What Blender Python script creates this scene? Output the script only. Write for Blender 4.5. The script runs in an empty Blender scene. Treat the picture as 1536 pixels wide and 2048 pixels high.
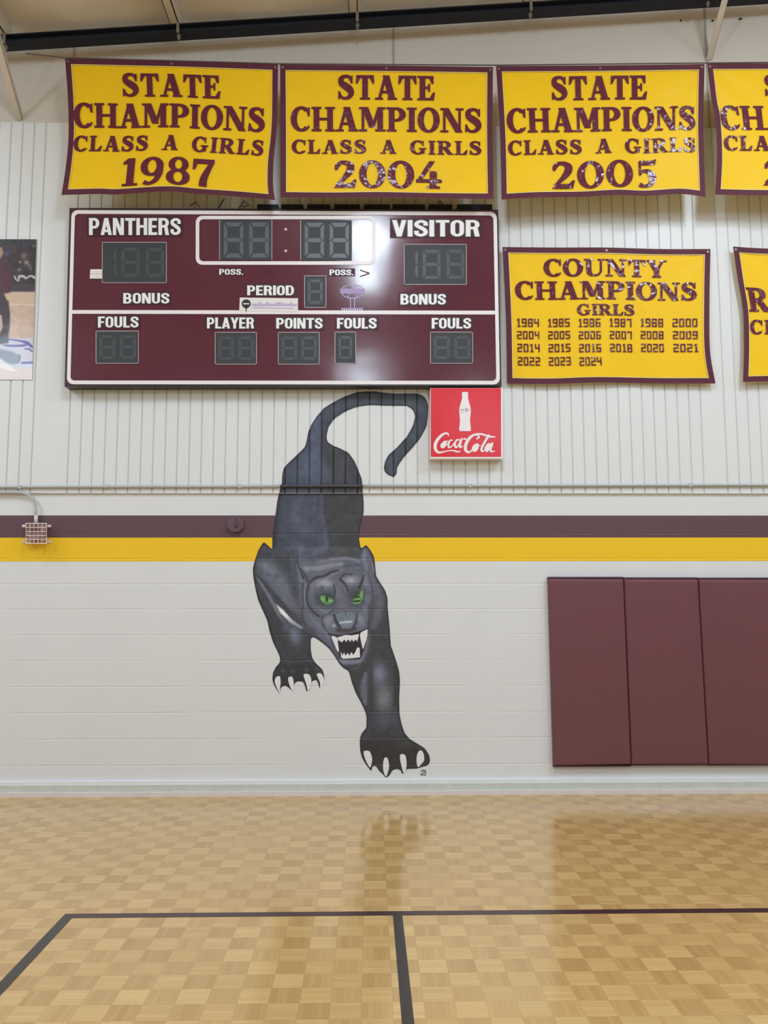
import bpy, math, random
import numpy as np
from mathutils import Matrix, Vector
from mathutils.geometry import delaunay_2d_cdt, tessellate_polygon

scene = bpy.context.scene
COL = scene.collection
random.seed(4)
rng = np.random.default_rng(7)

# ------------------------------------------------------------------ camera
F_PX, DIST, EYE = 1600.0, 6.25, 1.5004
CM = np.array([[0.9998671365, 0.0002999601, 0.0162978343],      # rows: world X, Y, Z seen from the camera
               [-0.0162418097, 0.1031690238, 0.9945312243],
               [-0.0013831119, -0.9946637937, 0.1031601883]])
cam = bpy.data.cameras.new('camera')
cam.sensor_fit = 'VERTICAL'
cam.sensor_height = 32.0
cam.sensor_width = 24.0
cam.lens = F_PX / 2048 * 32.0
cam.clip_end = 200
cam_ob = bpy.data.objects.new('camera', cam)
COL.objects.link(cam_ob)
mw = Matrix.Identity(4)
for r in range(3):
    mw[r][0], mw[r][1], mw[r][2] = CM[r][0], -CM[r][1], -CM[r][2]
mw[0][3], mw[1][3], mw[2][3] = 0.0, -DIST, EYE
cam_ob.matrix_world = mw
scene.camera = cam_ob

# ------------------------------------------------------------------ exposure, world, lamps
vs = scene.view_settings
vs.view_transform = 'Standard'
vs.look = 'None'
vs.gamma = 1.0
vs.use_curve_mapping = False
vs.exposure = 0.0
world = bpy.data.worlds.new('world')
scene.world = world
world.use_nodes = True
world.node_tree.nodes['Background'].inputs[0].default_value = (0.8, 0.85, 0.9, 1)
world.node_tree.nodes['Background'].inputs[1].default_value = 0.15

LAMP_W, GLOW_W = 73.0, 59.0
LAMP_RGB = (0.86, 1.0, 1.16)
for (lx, ly, lz, k) in [(-0.05, -3.95, 6.08, 1.0), (-0.2, -10.3, 6.08, 1.1), (-6.4, -7.8, 5.58, 1.0), (3.9, -17.8, 6.38, 1.1),
                        (3.5, -3.2, 6.36, 1.0), (5.6, -9.8, 6.5, 1.1), (-5.4, -2.6, 5.66, 1.0), (-4.6, -15.5, 5.72, 1.1),  # leading one read from banner glints; others unseen, added for even light
                        (7.6, -4.4, 6.6, 1.0), (2.6, -14.0, 6.28, 0.8)]:  # likewise unseen, added to even out the light
    ld = bpy.data.lights.new('gym_lamp_or_fill', 'AREA')
    ld.shape = 'ELLIPSE'
    ld.size, ld.size_y = 0.62, 1.15
    ld.energy = LAMP_W * k
    ld.color = LAMP_RGB
    lo = bpy.data.objects.new('gym_lamp_or_fill', ld)
    lo.location = (lx, ly, lz)
    COL.objects.link(lo)
    # added point fill under each light, lifts the upper wall and ceiling
    gd = bpy.data.lights.new('side_fill', 'POINT')
    gd.shadow_soft_size = 0.2
    gd.energy = GLOW_W * k
    gd.color = LAMP_RGB
    go = bpy.data.objects.new('side_fill', gd)
    go.location = (lx, ly, lz - 0.5)
    COL.objects.link(go)


# ------------------------------------------------------------------ finding places on the wall and the floor
def ray(px, py):
    return CM @ np.array([px - 768.0, py - 1024.0, F_PX])


def W(px, py, y=0.0):
    """the point of the upright plane at depth y seen at (px, py)"""
    d = ray(px, py)
    t = (y + DIST) / d[1]
    return (d[0] * t, y, EYE + d[2] * t)


def FL(px, py, z=0.0):
    d = ray(px, py)
    t = (z - EYE) / d[2]
    return (d[0] * t, d[1] * t - DIST, z)


def PX(P):
    q = CM.T @ (np.asarray(P, float) - np.array([0, -DIST, EYE]))
    return 768 + F_PX * q[0] / q[2], 1024 + F_PX * q[1] / q[2]


def lin(c):
    c = np.asarray(c, float) / 255.0
    return np.where(c <= 0.04045, c / 12.92, ((c + 0.055) / 1.055) ** 2.4)


LIT = 0.74          # how strongly the painted wall is lit: paint colour = colour seen / LIT


def paint_rgb(c, k=1.0):
    a = lin(c) / LIT * k
    return tuple(float(min(0.92, v)) for v in a)


# ------------------------------------------------------------------ mesh building
class MB:
    def __init__(s):
        s.v, s.f = [], []

    def poly(s, pts):
        n = len(s.v)
        s.v += [tuple(p) for p in pts]
        s.f.append(tuple(range(n, n + len(pts))))
        return s

    def box(s, x0, x1, y0, y1, z0, z1):
        n = len(s.v)
        s.v += [(x, y, z) for z in (z0, z1) for y in (y0, y1) for x in (x0, x1)]
        s.f += [tuple(n + i for i in q) for q in ((0, 2, 3, 1), (4, 5, 7, 6), (0, 1, 5, 4), (2, 6, 7, 3), (0, 4, 6, 2), (1, 3, 7, 5))]
        return s

    def prism(s, front, depth):
        """front: outline (x, y, z) seen from the room; given depth towards the wall"""
        n, k = len(s.v), len(front)
        s.v += [tuple(p) for p in front] + [(p[0], p[1] + depth, p[2]) for p in front]
        s.f.append(tuple(range(n, n + k)))
        s.f.append(tuple(range(n + 2 * k - 1, n + k - 1, -1)))
        for i in range(k):
            j = (i + 1) % k
            s.f.append((n + i, n + k + i, n + k + j, n + j))
        return s

    def tube(s, pts, r, n=10, caps=True):
        P = [Vector(p) for p in pts]
        rings = []
        for i, p in enumerate(P):
            a = P[max(0, i - 1)]
            b = P[min(len(P) - 1, i + 1)]
            t = (b - a).normalized()
            ref = Vector((0, 0, 1)) if abs(t.z) < 0.9 else Vector((0, 1, 0))
            u = t.cross(ref).normalized()
            w = t.cross(u)
            base = len(s.v)
            for k in range(n):
                an = 2 * math.pi * k / n
                s.v.append(tuple(p + u * (r * math.cos(an)) + w * (r * math.sin(an))))
            rings.append(base)
        for i in range(len(rings) - 1):
            for k in range(n):
                m = (k + 1) % n
                s.f.append((rings[i] + k, rings[i] + m, rings[i + 1] + m, rings[i + 1] + k))
        if caps:
            s.f.append(tuple(rings[0] + k for k in range(n - 1, -1, -1)))
            s.f.append(tuple(rings[-1] + k for k in range(n)))
        return s

    def grid(s, fn, nu, nv, u0=0.0, u1=1.0, v0=0.0, v1=1.0):
        n = len(s.v)
        for j in range(nv + 1):
            for i in range(nu + 1):
                s.v.append(tuple(fn(u0 + (u1 - u0) * i / nu, v0 + (v1 - v0) * j / nv)))
        for j in range(nv):
            for i in range(nu):
                a = n + j * (nu + 1) + i
                s.f.append((a, a + nu + 1, a + nu + 2, a + 1))
        return s


ORIGIN = {}


def tag(o, label=None, cat=None, group=None, kind=None):
    for k, v in (('label', label), ('category', cat), ('group', group), ('kind', kind)):
        if v:
            o[k] = v
    return o


def build(mb, name, mat, parent=None, origin=None, smooth=False, label=None):
    me = bpy.data.meshes.new(name)
    if parent is not None:
        origin = ORIGIN[parent.name]
    if origin is None:
        a = np.array(mb.v)
        origin = ((a[:, 0].min() + a[:, 0].max()) / 2, (a[:, 1].min() + a[:, 1].max()) / 2, a[:, 2].min())
    me.from_pydata([(v[0] - origin[0], v[1] - origin[1], v[2] - origin[2]) for v in mb.v], [], mb.f)
    if smooth:
        me.polygons.foreach_set('use_smooth', [True] * len(me.polygons))
    me.materials.append(mat)
    o = bpy.data.objects.new(name, me)
    COL.objects.link(o)
    if parent is not None:
        o.parent = parent
    else:
        o.location = origin
    ORIGIN[o.name] = origin
    if label:
        o['label'] = label
    return o


def empty(name, loc, label, cat, group=None):
    o = bpy.data.objects.new(name, None)
    o.empty_display_size = 0.1
    COL.objects.link(o)
    o.location = loc
    ORIGIN[o.name] = tuple(loc)
    return tag(o, label, cat, group)


# ------------------------------------------------------------------ materials
class NT:
    """small helper for node graphs"""
    def __init__(s, name):
        s.m = bpy.data.materials.new(name)
        s.m.use_nodes = True
        s.t = s.m.node_tree
        s.b = s.t.nodes['Principled BSDF']

    def n(s, typ, **kw):
        x = s.t.nodes.new(typ)
        for k, v in kw.items():
            setattr(x, k, v)
        return x

    def put(s, sock, val):
        if hasattr(val, 'is_linked') or isinstance(val, bpy.types.NodeSocket):
            s.t.links.new(val, sock)
        else:
            sock.default_value = val

    def math(s, op, a, b=0.0, c=0.0):
        x = s.n('ShaderNodeMath', operation=op)
        for i, v in enumerate((a, b, c)):
            s.put(x.inputs[i], v)
        return x.outputs[0]

    def mix(s, f, a, b, mode='MIX'):
        x = s.n('ShaderNodeMix', data_type='RGBA', blend_type=mode)
        s.put(x.inputs[0], f)
        s.put(x.inputs[6], a)
        s.put(x.inputs[7], b)
        return x.outputs[2]

    def noise(s, scale, detail=3.0, vec=None, rough=0.5):
        x = s.n('ShaderNodeTexNoise')
        x.inputs['Scale'].default_value = scale
        x.inputs['Detail'].default_value = detail
        x.inputs['Roughness'].default_value = rough
        if vec is not None:
            s.t.links.new(vec, x.inputs['Vector'])
        return x.outputs[0]

    def pos(s):
        g = s.n('ShaderNodeNewGeometry')
        return g.outputs['Position']

    def xyz(s, v):
        x = s.n('ShaderNodeSeparateXYZ')
        s.t.links.new(v, x.inputs[0])
        return x.outputs[0], x.outputs[1], x.outputs[2]

    def vec(s, x, y, z):
        c = s.n('ShaderNodeCombineXYZ')
        for i, v in enumerate((x, y, z)):
            s.put(c.inputs[i], v)
        return c.outputs[0]

    def bump(s, h, strength=0.3, dist=0.01):
        x = s.n('ShaderNodeBump')
        x.inputs['Strength'].default_value = strength
        x.inputs['Distance'].default_value = dist
        s.t.links.new(h, x.inputs['Height'])
        s.t.links.new(x.outputs[0], s.b.inputs['Normal'])

    def set(s, col=None, rough=None, metal=None, spec=None, coat=None):
        if col is not None:
            s.put(s.b.inputs['Base Color'], col if not isinstance(col, tuple) else (*col[:3], 1))
        if rough is not None:
            s.put(s.b.inputs['Roughness'], rough)
        if metal is not None:
            s.b.inputs['Metallic'].default_value = metal
        if spec is not None:
            s.b.inputs['Specular IOR Level'].default_value = spec
        if coat is not None:
            s.b.inputs['Coat Weight'].default_value = coat
            s.b.inputs['Coat Roughness'].default_value = 0.1
        return s.m


def ramp(nt, fac, lo, hi):
    x = nt.n('ShaderNodeMapRange')
    nt.put(x.inputs['Value'], fac)
    x.inputs['From Min'].default_value = lo
    x.inputs['From Max'].default_value = hi
    return x.outputs[0]


def simple(name, col, rough=0.5, metal=0.0, spec=0.5, var=0.06, nscale=9.0, bump=0.0, bscale=60.0, bdist=0.003, coat=None, bdetail=3.0):
    """plain coloured stuff with a slight unevenness of its own"""
    nt = NT(name)
    p = nt.pos()
    f = nt.noise(nscale, 4.0, p)
    a = tuple(max(0, c * (1 - var)) for c in col)
    b = tuple(min(1, c * (1 + var)) for c in col)
    nt.set(nt.mix(f, (*a, 1), (*b, 1)), rough, metal, spec, coat)
    if bump:
        nt.bump(nt.noise(bscale, bdetail, p), bump, bdist)
    return nt.m


COURSE, COURSE0 = 0.1955, 0.2187


def joint_height(nt):
    """painted-over mortar joints of the block wall, as a height"""
    p = nt.pos()
    x, y, z = nt.xyz(p)
    k = nt.math('DIVIDE', nt.math('SUBTRACT', z, COURSE0), COURSE)
    fr = nt.math('FRACT', nt.math('ADD', k, 40.5))
    d = nt.math('MULTIPLY', nt.math('ABSOLUTE', nt.math('SUBTRACT', fr, 0.5)), COURSE)
    hor = ramp(nt, d, 0.0, 0.006)
    row = nt.math('FLOOR', nt.math('ADD', k, 40.0))
    half = nt.math('MULTIPLY', nt.math('FRACT', nt.math('MULTIPLY', row, 0.5)), 1.0)
    fx = nt.math('FRACT', nt.math('ADD', nt.math('ADD', nt.math('DIVIDE', x, 0.4), 40.0), half))
    dx = nt.math('MULTIPLY', nt.math('ABSOLUTE', nt.math('SUBTRACT', fx, 0.5)), 0.4)
    ver = nt.math('ADD', nt.math('MULTIPLY', ramp(nt, dx, 0.0, 0.005), 0.12), 0.88)
    low = nt.math('MULTIPLY', hor, ver)
    # joints fade in and out along the wall
    fade = ramp(nt, nt.noise(1.6, 3.0, p), 0.36, 0.56)
    j = nt.math('MULTIPLY', nt.math('SUBTRACT', 1.0, low), nt.math('ADD', nt.math('MULTIPLY', fade, 0.75), 0.25))
    inb = nt.math('MULTIPLY', nt.math('LESS_THAN', z, 2.1), nt.math('GREATER_THAN', z, 0.1))
    j = nt.math('MULTIPLY', j, inb)
    grit = nt.math('MULTIPLY', nt.noise(140.0, 4.0, p), nt.math('MULTIPLY', inb, 0.10))
    return nt.math('SUBTRACT', grit, j)


def wall_paint(name, col, rough=0.45, var=0.03):
    nt = NT(name)
    p = nt.pos()
    f = nt.noise(2.2, 5.0, p)
    a = tuple(c * (1 - var) for c in col)
    b = tuple(min(1, c * (1 + var)) for c in col)
    nt.set(nt.mix(f, (*a, 1), (*b, 1)), rough, spec=0.35)
    nt.bump(joint_height(nt), 0.55, 0.004)
    return nt.m


M_WHITE = wall_paint('white_block_paint', (0.755, 0.77, 0.785))
M_MAROON_STRIPE = wall_paint('maroon_stripe_paint', paint_rgb((86, 64, 72)))
M_YELLOW_STRIPE = wall_paint('yellow_stripe_paint', paint_rgb((230, 176, 32)))
M_LINER = simple('white_metal_liner', (0.76, 0.78, 0.785), 0.38, spec=0.4, var=0.02, nscale=1.4)
M_VINYL = simple('beige_insulation_vinyl', (0.72, 0.665, 0.59), 0.5, var=0.05, nscale=1.5, bump=0.25, bscale=4.0, bdist=0.03)
M_CEIL = simple('ceiling_insulation_vinyl', (0.85, 0.775, 0.66), 0.55, var=0.06, nscale=1.2, bump=0.3, bscale=3.0, bdist=0.05)
M_OTHER = simple('far_wall_paint', (0.62, 0.60, 0.56), 0.6)
M_SEAM = simple('seam_tape', (0.16, 0.12, 0.09), 0.6)
M_SEAM_PALE = simple('pale_seam', (0.44, 0.40, 0.35), 0.6)
M_STEEL_DARK = simple('dark_primer_steel', (0.018, 0.020, 0.030), 0.6, var=0.2, spec=0.25)
M_STEEL_PALE = simple('cream_painted_steel', (0.66, 0.58, 0.47), 0.45, var=0.05)
M_BOLT = simple('grey_bolt', (0.35, 0.33, 0.29), 0.4, 0.6)
M_HOLE = simple('dark_anchor', (0.05, 0.035, 0.03), 0.6)
M_KERB = simple('grey_green_kerb', (0.60, 0.63, 0.58), 0.6, var=0.12, nscale=14.0, bump=0.3, bscale=30)
M_LEDGE = simple('pale_ledge_paint', (0.80, 0.82, 0.86), 0.5, var=0.04)
M_SHOE = simple('pinkish_shoe_strip', (0.74, 0.68, 0.66), 0.5, var=0.05)
M_LINE = simple('black_court_line', (0.030, 0.026, 0.025), 0.28, var=0.12)
M_LINE_MAROON = simple('dark_maroon_court_line', (0.045, 0.016, 0.020), 0.28, var=0.12)
M_CLOTH = simple('yellow_banner_cloth', paint_rgb((220, 175, 22), 1.0), 0.5, spec=0.2, var=0.04, nscale=5.0, bump=0.12, bscale=16.0, bdist=0.02)
M_BORDER = simple('maroon_banner_hem', paint_rgb((78, 34, 48)), 0.6, spec=0.25, var=0.08, bump=0.15, bscale=30.0)
M_LETTER = simple('maroon_glossy_twill', paint_rgb((88, 34, 50)), 0.17, spec=0.32, var=0.08, nscale=30, bump=0.42, bscale=20.0, bdist=0.02, bdetail=1.0)
M_SEW = simple('pale_piping', (0.78, 0.66, 0.22), 0.5)
M_BLACK = simple('black_edge', (0.022, 0.018, 0.020), 0.35, var=0.1)
M_BOARD = simple('maroon_scoreboard_face', paint_rgb((80, 36, 50)), 0.14, spec=0.5, var=0.05, nscale=3.0, bump=0.10, bscale=4.0, bdist=0.02, bdetail=0.6)
M_BOARD_MATT = simple('maroon_caption_plate', paint_rgb((64, 29, 40)), 0.5, var=0.05, spec=0.25)
M_TRIM = simple('white_scoreboard_trim', (0.86, 0.82, 0.84), 0.4, var=0.02)
M_CAPTION = simple('white_caption_vinyl', (0.88, 0.88, 0.88), 0.4, var=0.02)
M_CAPTION_OUTLINE = simple('black_caption_outline', (0.030, 0.022, 0.026), 0.4)
M_DIGIT_PANEL = simple('dark_digit_window', paint_rgb((43, 45, 48)), 0.55, var=0.05)
M_SEG = simple('unlit_digit_segment', paint_rgb((56, 65, 68)), 0.4, var=0.06)
M_SEG_PALE = simple('unlit_clock_segment', paint_rgb((74, 82, 88)), 0.4, var=0.06)
M_FINE = simple('thin_window_line', (0.55, 0.47, 0.50), 0.4)
M_PURPLE = simple('purple_print', paint_rgb((150, 132, 176)), 0.5)
M_LILAC = simple('lilac_print', paint_rgb((176, 160, 200)), 0.5)
M_RED = simple('red_sign_enamel', paint_rgb((196, 34, 46)), 0.22, spec=0.35, var=0.03, bump=0.1, bscale=6.0, bdist=0.01)
M_PINK_WHITE = simple('white_sign_print', (0.90, 0.84, 0.86), 0.3, var=0.02)
M_GREY_PRINT = simple('grey_sign_print', (0.50, 0.46, 0.50), 0.4)
M_PAD = simple('maroon_pad_vinyl', paint_rgb((98, 60, 66)), 0.42, spec=0.4, var=0.07, nscale=2.0, bump=0.12, bscale=2.5, bdist=0.02)
M_PAD_EDGE = simple('dark_pad_edge', paint_rgb((66, 38, 46)), 0.5)
M_CONDUIT = simple('grey_painted_conduit', (0.50, 0.51, 0.51), 0.4, var=0.04)
M_CONDUIT_DARK = simple('black_painted_conduit', (0.055, 0.06, 0.075), 0.4)
M_WIRE = simple('pale_pink_wire', (0.78, 0.68, 0.66), 0.35, var=0.04)
M_HORN = simple('dusty_pink_horn', (0.42, 0.27, 0.25), 0.5)
M_JBOX = simple('maroon_painted_box', paint_rgb((84, 66, 76)), 0.5)
M_CLAW = wall_paint('pale_claw_paint', paint_rgb((204, 205, 210)))
M_EYE = wall_paint('green_eye_paint', paint_rgb((84, 126, 74)))
M_EYE_LIGHT = wall_paint('pale_green_eye_paint', paint_rgb((114, 154, 98)))
M_PUPIL = wall_paint('pupil_paint', paint_rgb((28, 48, 34)))
M_MOUTH = wall_paint('dark_mouth_paint', paint_rgb((46, 40, 44)))
M_INK = wall_paint('black_signature_paint', paint_rgb((60, 60, 66)))
M_ROPE = simple('dark_hanging_wire', (0.10, 0.085, 0.075), 0.5)
M_TAG = simple('white_plastic_tag', (0.80, 0.76, 0.76), 0.4)

# vertex-coloured paint
nt = NT('mural_paint')
at = nt.n('ShaderNodeAttribute', attribute_name='paint')
nt.set(at.outputs['Color'], 0.45, spec=0.35)
nt.bump(joint_height(nt), 0.75, 0.005)
M_MURAL = nt.m
nt = NT('poster_print')
at = nt.n('ShaderNodeAttribute', attribute_name='paint')
nt.set(at.outputs['Color'], 0.2, spec=0.5)
nt.bump(nt.noise(5.0, 2.0, nt.pos()), 0.15, 0.02)
M_POSTER = nt.m

# finger-block parquet
nt = NT('finger_block_parquet')
p = nt.pos()
x, y, z = nt.xyz(p)
PITCH = 0.115
u = nt.math('ADD', nt.math('DIVIDE', x, PITCH), 200.3)
v = nt.math('ADD', nt.math('DIVIDE', y, PITCH), 400.1)
iu, iv = nt.math('FLOOR', u), nt.math('FLOOR', v)
fu, fv = nt.math('FRACT', u), nt.math('FRACT', v)
par = nt.math('MULTIPLY', nt.math('FRACT', nt.math('MULTIPLY', nt.math('ADD', iu, iv), 0.5)), 2.0)
across = nt.math('ADD', nt.math('MULTIPLY', par, fv), nt.math('MULTIPLY', nt.math('SUBTRACT', 1.0, par), fu))
along = nt.math('ADD', nt.math('MULTIPLY', par, fu), nt.math('MULTIPLY', nt.math('SUBTRACT', 1.0, par), fv))
sl = nt.math('MULTIPLY', across, 5.0)
si = nt.math('FLOOR', sl)
sf = nt.math('FRACT', sl)
wn = nt.n('ShaderNodeTexWhiteNoise', noise_dimensions='3D')
nt.t.links.new(nt.vec(iu, iv, si), wn.inputs['Vector'])
wt = nt.n('ShaderNodeTexWhiteNoise', noise_dimensions='3D')
nt.t.links.new(nt.vec(iu, iv, 77.0), wt.inputs['Vector'])
grain = nt.noise(1.0, 4.0, nt.vec(nt.math('MULTIPLY', along, 2.0), nt.math('MULTIPLY', across, 34.0), nt.math('ADD', nt.math('MULTIPLY', iu, 3.1), nt.math('MULTIPLY', iv, 7.7))))
tone = nt.math('ADD', nt.math('MULTIPLY', par, 0.38),
               nt.math('ADD', nt.math('MULTIPLY', wn.outputs['Value'], 0.26),
                       nt.math('ADD', nt.math('MULTIPLY', wt.outputs['Value'], 0.28), nt.math('MULTIPLY', grain, 0.18))))
patch = nt.noise(0.7, 3.0, p)
tone = nt.math('ADD', tone, nt.math('MULTIPLY', nt.math('SUBTRACT', patch, 0.5), 0.25))
colr = nt.mix(tone, (0.43, 0.255, 0.085, 1), (0.66, 0.44, 0.18, 1))
edge = nt.math('LESS_THAN', nt.math('ABSOLUTE', nt.math('SUBTRACT', sf, 0.5)), 0.47)
gap = nt.math('MULTIPLY', nt.math('LESS_THAN', nt.math('ABSOLUTE', nt.math('SUBTRACT', fu, 0.5)), 0.492),
              nt.math('LESS_THAN', nt.math('ABSOLUTE', nt.math('SUBTRACT', fv, 0.5)), 0.492))
dark = nt.math('ADD', 0.82, nt.math('MULTIPLY', nt.math('MULTIPLY', edge, gap), 0.18))
dk = nt.n('ShaderNodeMix', data_type='RGBA', blend_type='MULTIPLY')
dk.inputs[0].default_value = 1.0
nt.t.links.new(colr, dk.inputs[6])
nt.t.links.new(nt.vec(dark, dark, dark), dk.inputs[7])
nt.set(dk.outputs[2], nt.math('ADD', 0.09, nt.math('MULTIPLY', nt.noise(3.0, 3.0, p), 0.08)), spec=0.75)
hh = nt.math('ADD', nt.math('MULTIPLY', nt.math('MULTIPLY', edge, gap), 0.05), nt.math('MULTIPLY', nt.noise(4.0, 2.0, p), 0.5))
nt.bump(hh, 0.25, 0.006)
M_FLOOR = nt.m

# ------------------------------------------------------------------ the room
X0, X1, YB = -9.0, 10.0, -24.0
PANEL_Z0, PANEL_Z1 = 2.294, 5.35
SLOPE = 0.078


def roof_z(x):          # underside of the purlins
    return 6.172 + SLOPE * x


floor = tag(build(MB().box(X0, X1, YB, 0.3, -0.12, 0.0), 'floor', M_FLOOR), kind='structure', label='glossy finger-block parquet gym floor')
wall = tag(build(MB().box(X0, X1, 0.0, 0.3, 0.0, PANEL_Z0 + 0.02), 'wall_back', M_WHITE), kind='structure',
           label='white painted block wall below ribbed white metal panels')
for nm, mb in (('wall_left', MB().box(X0 - 0.2, X0, YB, 0.3, 0, 6.0)), ('wall_right', MB().box(X1, X1 + 0.2, YB, 0.3, 0, 7.5)),
               ('wall_front', MB().box(X0, X1, YB - 0.2, YB, 0, 7.5))):
    tag(build(mb, nm, M_OTHER), kind='structure')

# insulation above the liner panels, its seams and anchors
build(MB().box(X0, X1, 0.09, 0.3, PANEL_Z0, 7.4), 'insulation', M_VINYL, wall, label='beige vinyl insulation above the ribbed panels')
for (sx, y0, y1) in ((787, 60, 300), (1410, 40, 300), (150, 60, 300)):
    a, b = W(sx, y0, 0.088), W(sx, y1, 0.088)
    build(MB().box(a[0] - 0.008, a[0] + 0.008, 0.084, 0.0895, b[2], a[2] + 0.3), 'insulation_seam', M_SEAM_PALE, wall)
for (sx, sy, w, h) in ((1425.5, 41, 4, 3), (1481, 37.5, 6, 2.5), (1362, 41, 2.5, 2.5)):
    a = W(sx, sy, 0.08)
    build(MB().box(a[0] - w / 512, a[0] + w / 512, 0.075, 0.091, a[2] - h / 512, a[2] + h / 512), 'wall_anchor', M_HOLE, wall)

# ribbed liner
RIB0, RIB = -0.0117, 0.0945
GW, GD = 0.0068, 0.011
ribs = [RIB0 + RIB * k for k in range(-60, 66)]
ribs = [r for r in ribs if min(abs(r - 2.71), abs(r + 2.47), abs(r + 2.57)) > 0.05]
ribs = [r for r in ribs if X0 + 3 < r < X1 - 3.5]
ribs_np = np.array(ribs)


def wall_y(x, z):
    """front face of the back wall at x, z"""
    if z < PANEL_Z0:
        return 0.0
    d = np.abs(ribs_np - x).min()
    return -0.02 + GD * max(0.0, 1 - d / GW)


prof = [(X0, -0.02)]
for r in ribs:
    prof += [(r - GW, -0.02), (r - 0.001, -0.02 + GD), (r + 0.001, -0.02 + GD), (r + GW, -0.02)]
prof.append((X1, -0.02))
mb = MB()
for (xa, ya), (xb, yb) in zip(prof[:-1], prof[1:]):
    mb.poly([(xa, ya, PANEL_Z0), (xb, yb, PANEL_Z0), (xb, yb, PANEL_Z1), (xa, ya, PANEL_Z1)])
    mb.poly([(xa, ya, PANEL_Z1), (xb, yb, PANEL_Z1), (xb, 0.09, PANEL_Z1), (xa, 0.09, PANEL_Z1)])
    mb.poly([(xb, yb, PANEL_Z0), (xa, ya, PANEL_Z0), (xa, 0.02, PANEL_Z0), (xb, 0.02, PANEL_Z0)])
build(mb, 'metal_liner', M_LINER, wall, label='white ribbed metal wall panels')

# painted stripes
ZS = (2.121, 1.947, 1.7625)
build(MB().box(X0, X1, -0.0012, 0.002, ZS[1], ZS[0]), 'maroon_stripe', M_MAROON_STRIPE, wall, label='dark maroon stripe painted along the wall')
build(MB().box(X0, X1, -0.0012, 0.002, ZS[2], ZS[1]), 'yellow_stripe', M_YELLOW_STRIPE, wall, label='yellow stripe painted below the maroon one')

# foot of the wall
bb = tag(build(MB().box(X0, X1, -0.03, 0.01, 0.03, 0.082), 'baseboard_back', M_KERB), kind='structure', label='grey-green kerb at the foot of the block wall')
build(MB().box(X0, X1, -0.022, 0.01, 0.082, 0.108), 'ledge', M_LEDGE, bb, label='pale bluish ledge on top of the kerb')
build(MB().box(X0, X1, -0.05, 0.01, 0.0, 0.032), 'shoe_strip', M_SHOE, bb, label='pinkish strip where the kerb meets the floor')

# lines on the floor
LZ = 0.0012


def line_mb(a, b, c, d):
    return MB().poly([(a[0], a[1], LZ), (b[0], b[1], LZ), (c[0], c[1], LZ), (d[0], d[1], LZ)])


yT, yBt = -2.262, -2.312
build(line_mb((-1.447, yBt), (7, yBt + 0.006), (7, yT + 0.006), (-1.447, yT)), 'court_line', M_LINE_MAROON, floor, label='dark line across the floor parallel to the wall')
build(line_mb((-1.444, -14), (-1.393, -14), (-1.396, yBt - 0.0005), (-1.447, yBt - 0.0005)), 'court_line', M_LINE, floor, label='dark line running to the left corner')
build(line_mb((0.170, -14), (0.214, -14), (0.148, yBt - 0.0005), (0.104, yBt - 0.0005)), 'court_line', M_LINE, floor, label='dark line running away from the middle of the baseline')

# ceiling: insulation draped over the purlins, sagging a little in every bay
purlin_px = [(20, 95), (362, 75), (715, 52), (1057, 30), (1408, 8)]
purlin_x = [W(px, py, -0.1)[0] for px, py in purlin_px]
step = (purlin_x[-1] - purlin_x[0]) / 4
edges = [purlin_x[0] - 3 * step, purlin_x[0] - 2 * step, purlin_x[0] - step] + purlin_x + [purlin_x[-1] + k * step for k in (1, 2, 3)]


def sag(x):
    for a, b in zip(edges[:-1], edges[1:]):
        if a <= x <= b:
            t = (x - a) / (b - a)
            return 4 * t * (1 - t)
    return 0.0


def ceil_z(x, y):
    return roof_z(x) + 0.21 - 0.075 * sag(x) + 0.012 * math.sin(3.1 * y + 1.3 * x)


xs = np.linspace(X0 - 0.2, X1 + 0.2, 160)
mb = MB()
mb.grid(lambda a, b: (X0 - 0.2 + a * (X1 - X0 + 0.4), 0.3 + b * (YB - 0.3), ceil_z(X0 - 0.2 + a * (X1 - X0 + 0.4), 0.3 + b * (YB - 0.3))), 170, 60)
n0 = len(mb.v)
mb.box(X0 - 0.2, X1 + 0.2, YB - 0.2, 0.3, 7.5, 7.6)
ceiling = tag(build(mb, 'ceiling', M_CEIL, smooth=True), kind='structure', label='beige insulated roof lining sagging between the purlins')
for a, b in zip(edges[2:-3], edges[3:-2]):
    for ys in (-0.62,):
        mb = MB()
        pts = []
        for k in range(13):
            t = 0.06 + 0.88 * k / 12
            x_ = a + (b - a) * t
            y_ = ys + 0.05 * math.sin(t * 5 + a)
            pts.append((x_, y_, ceil_z(x_, y_) - 0.012))
        mb.tube(pts, 0.010, 6)
        build(mb, 'lining_seam', M_SEAM, ceiling)

# ------------------------------------------------------------------ roof steel
beam_y0, beam_y1 = -0.20, -0.09


def beam_bottom(x):
    return 6.150 + SLOPE * (x + 0.02) - 0.002


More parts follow.
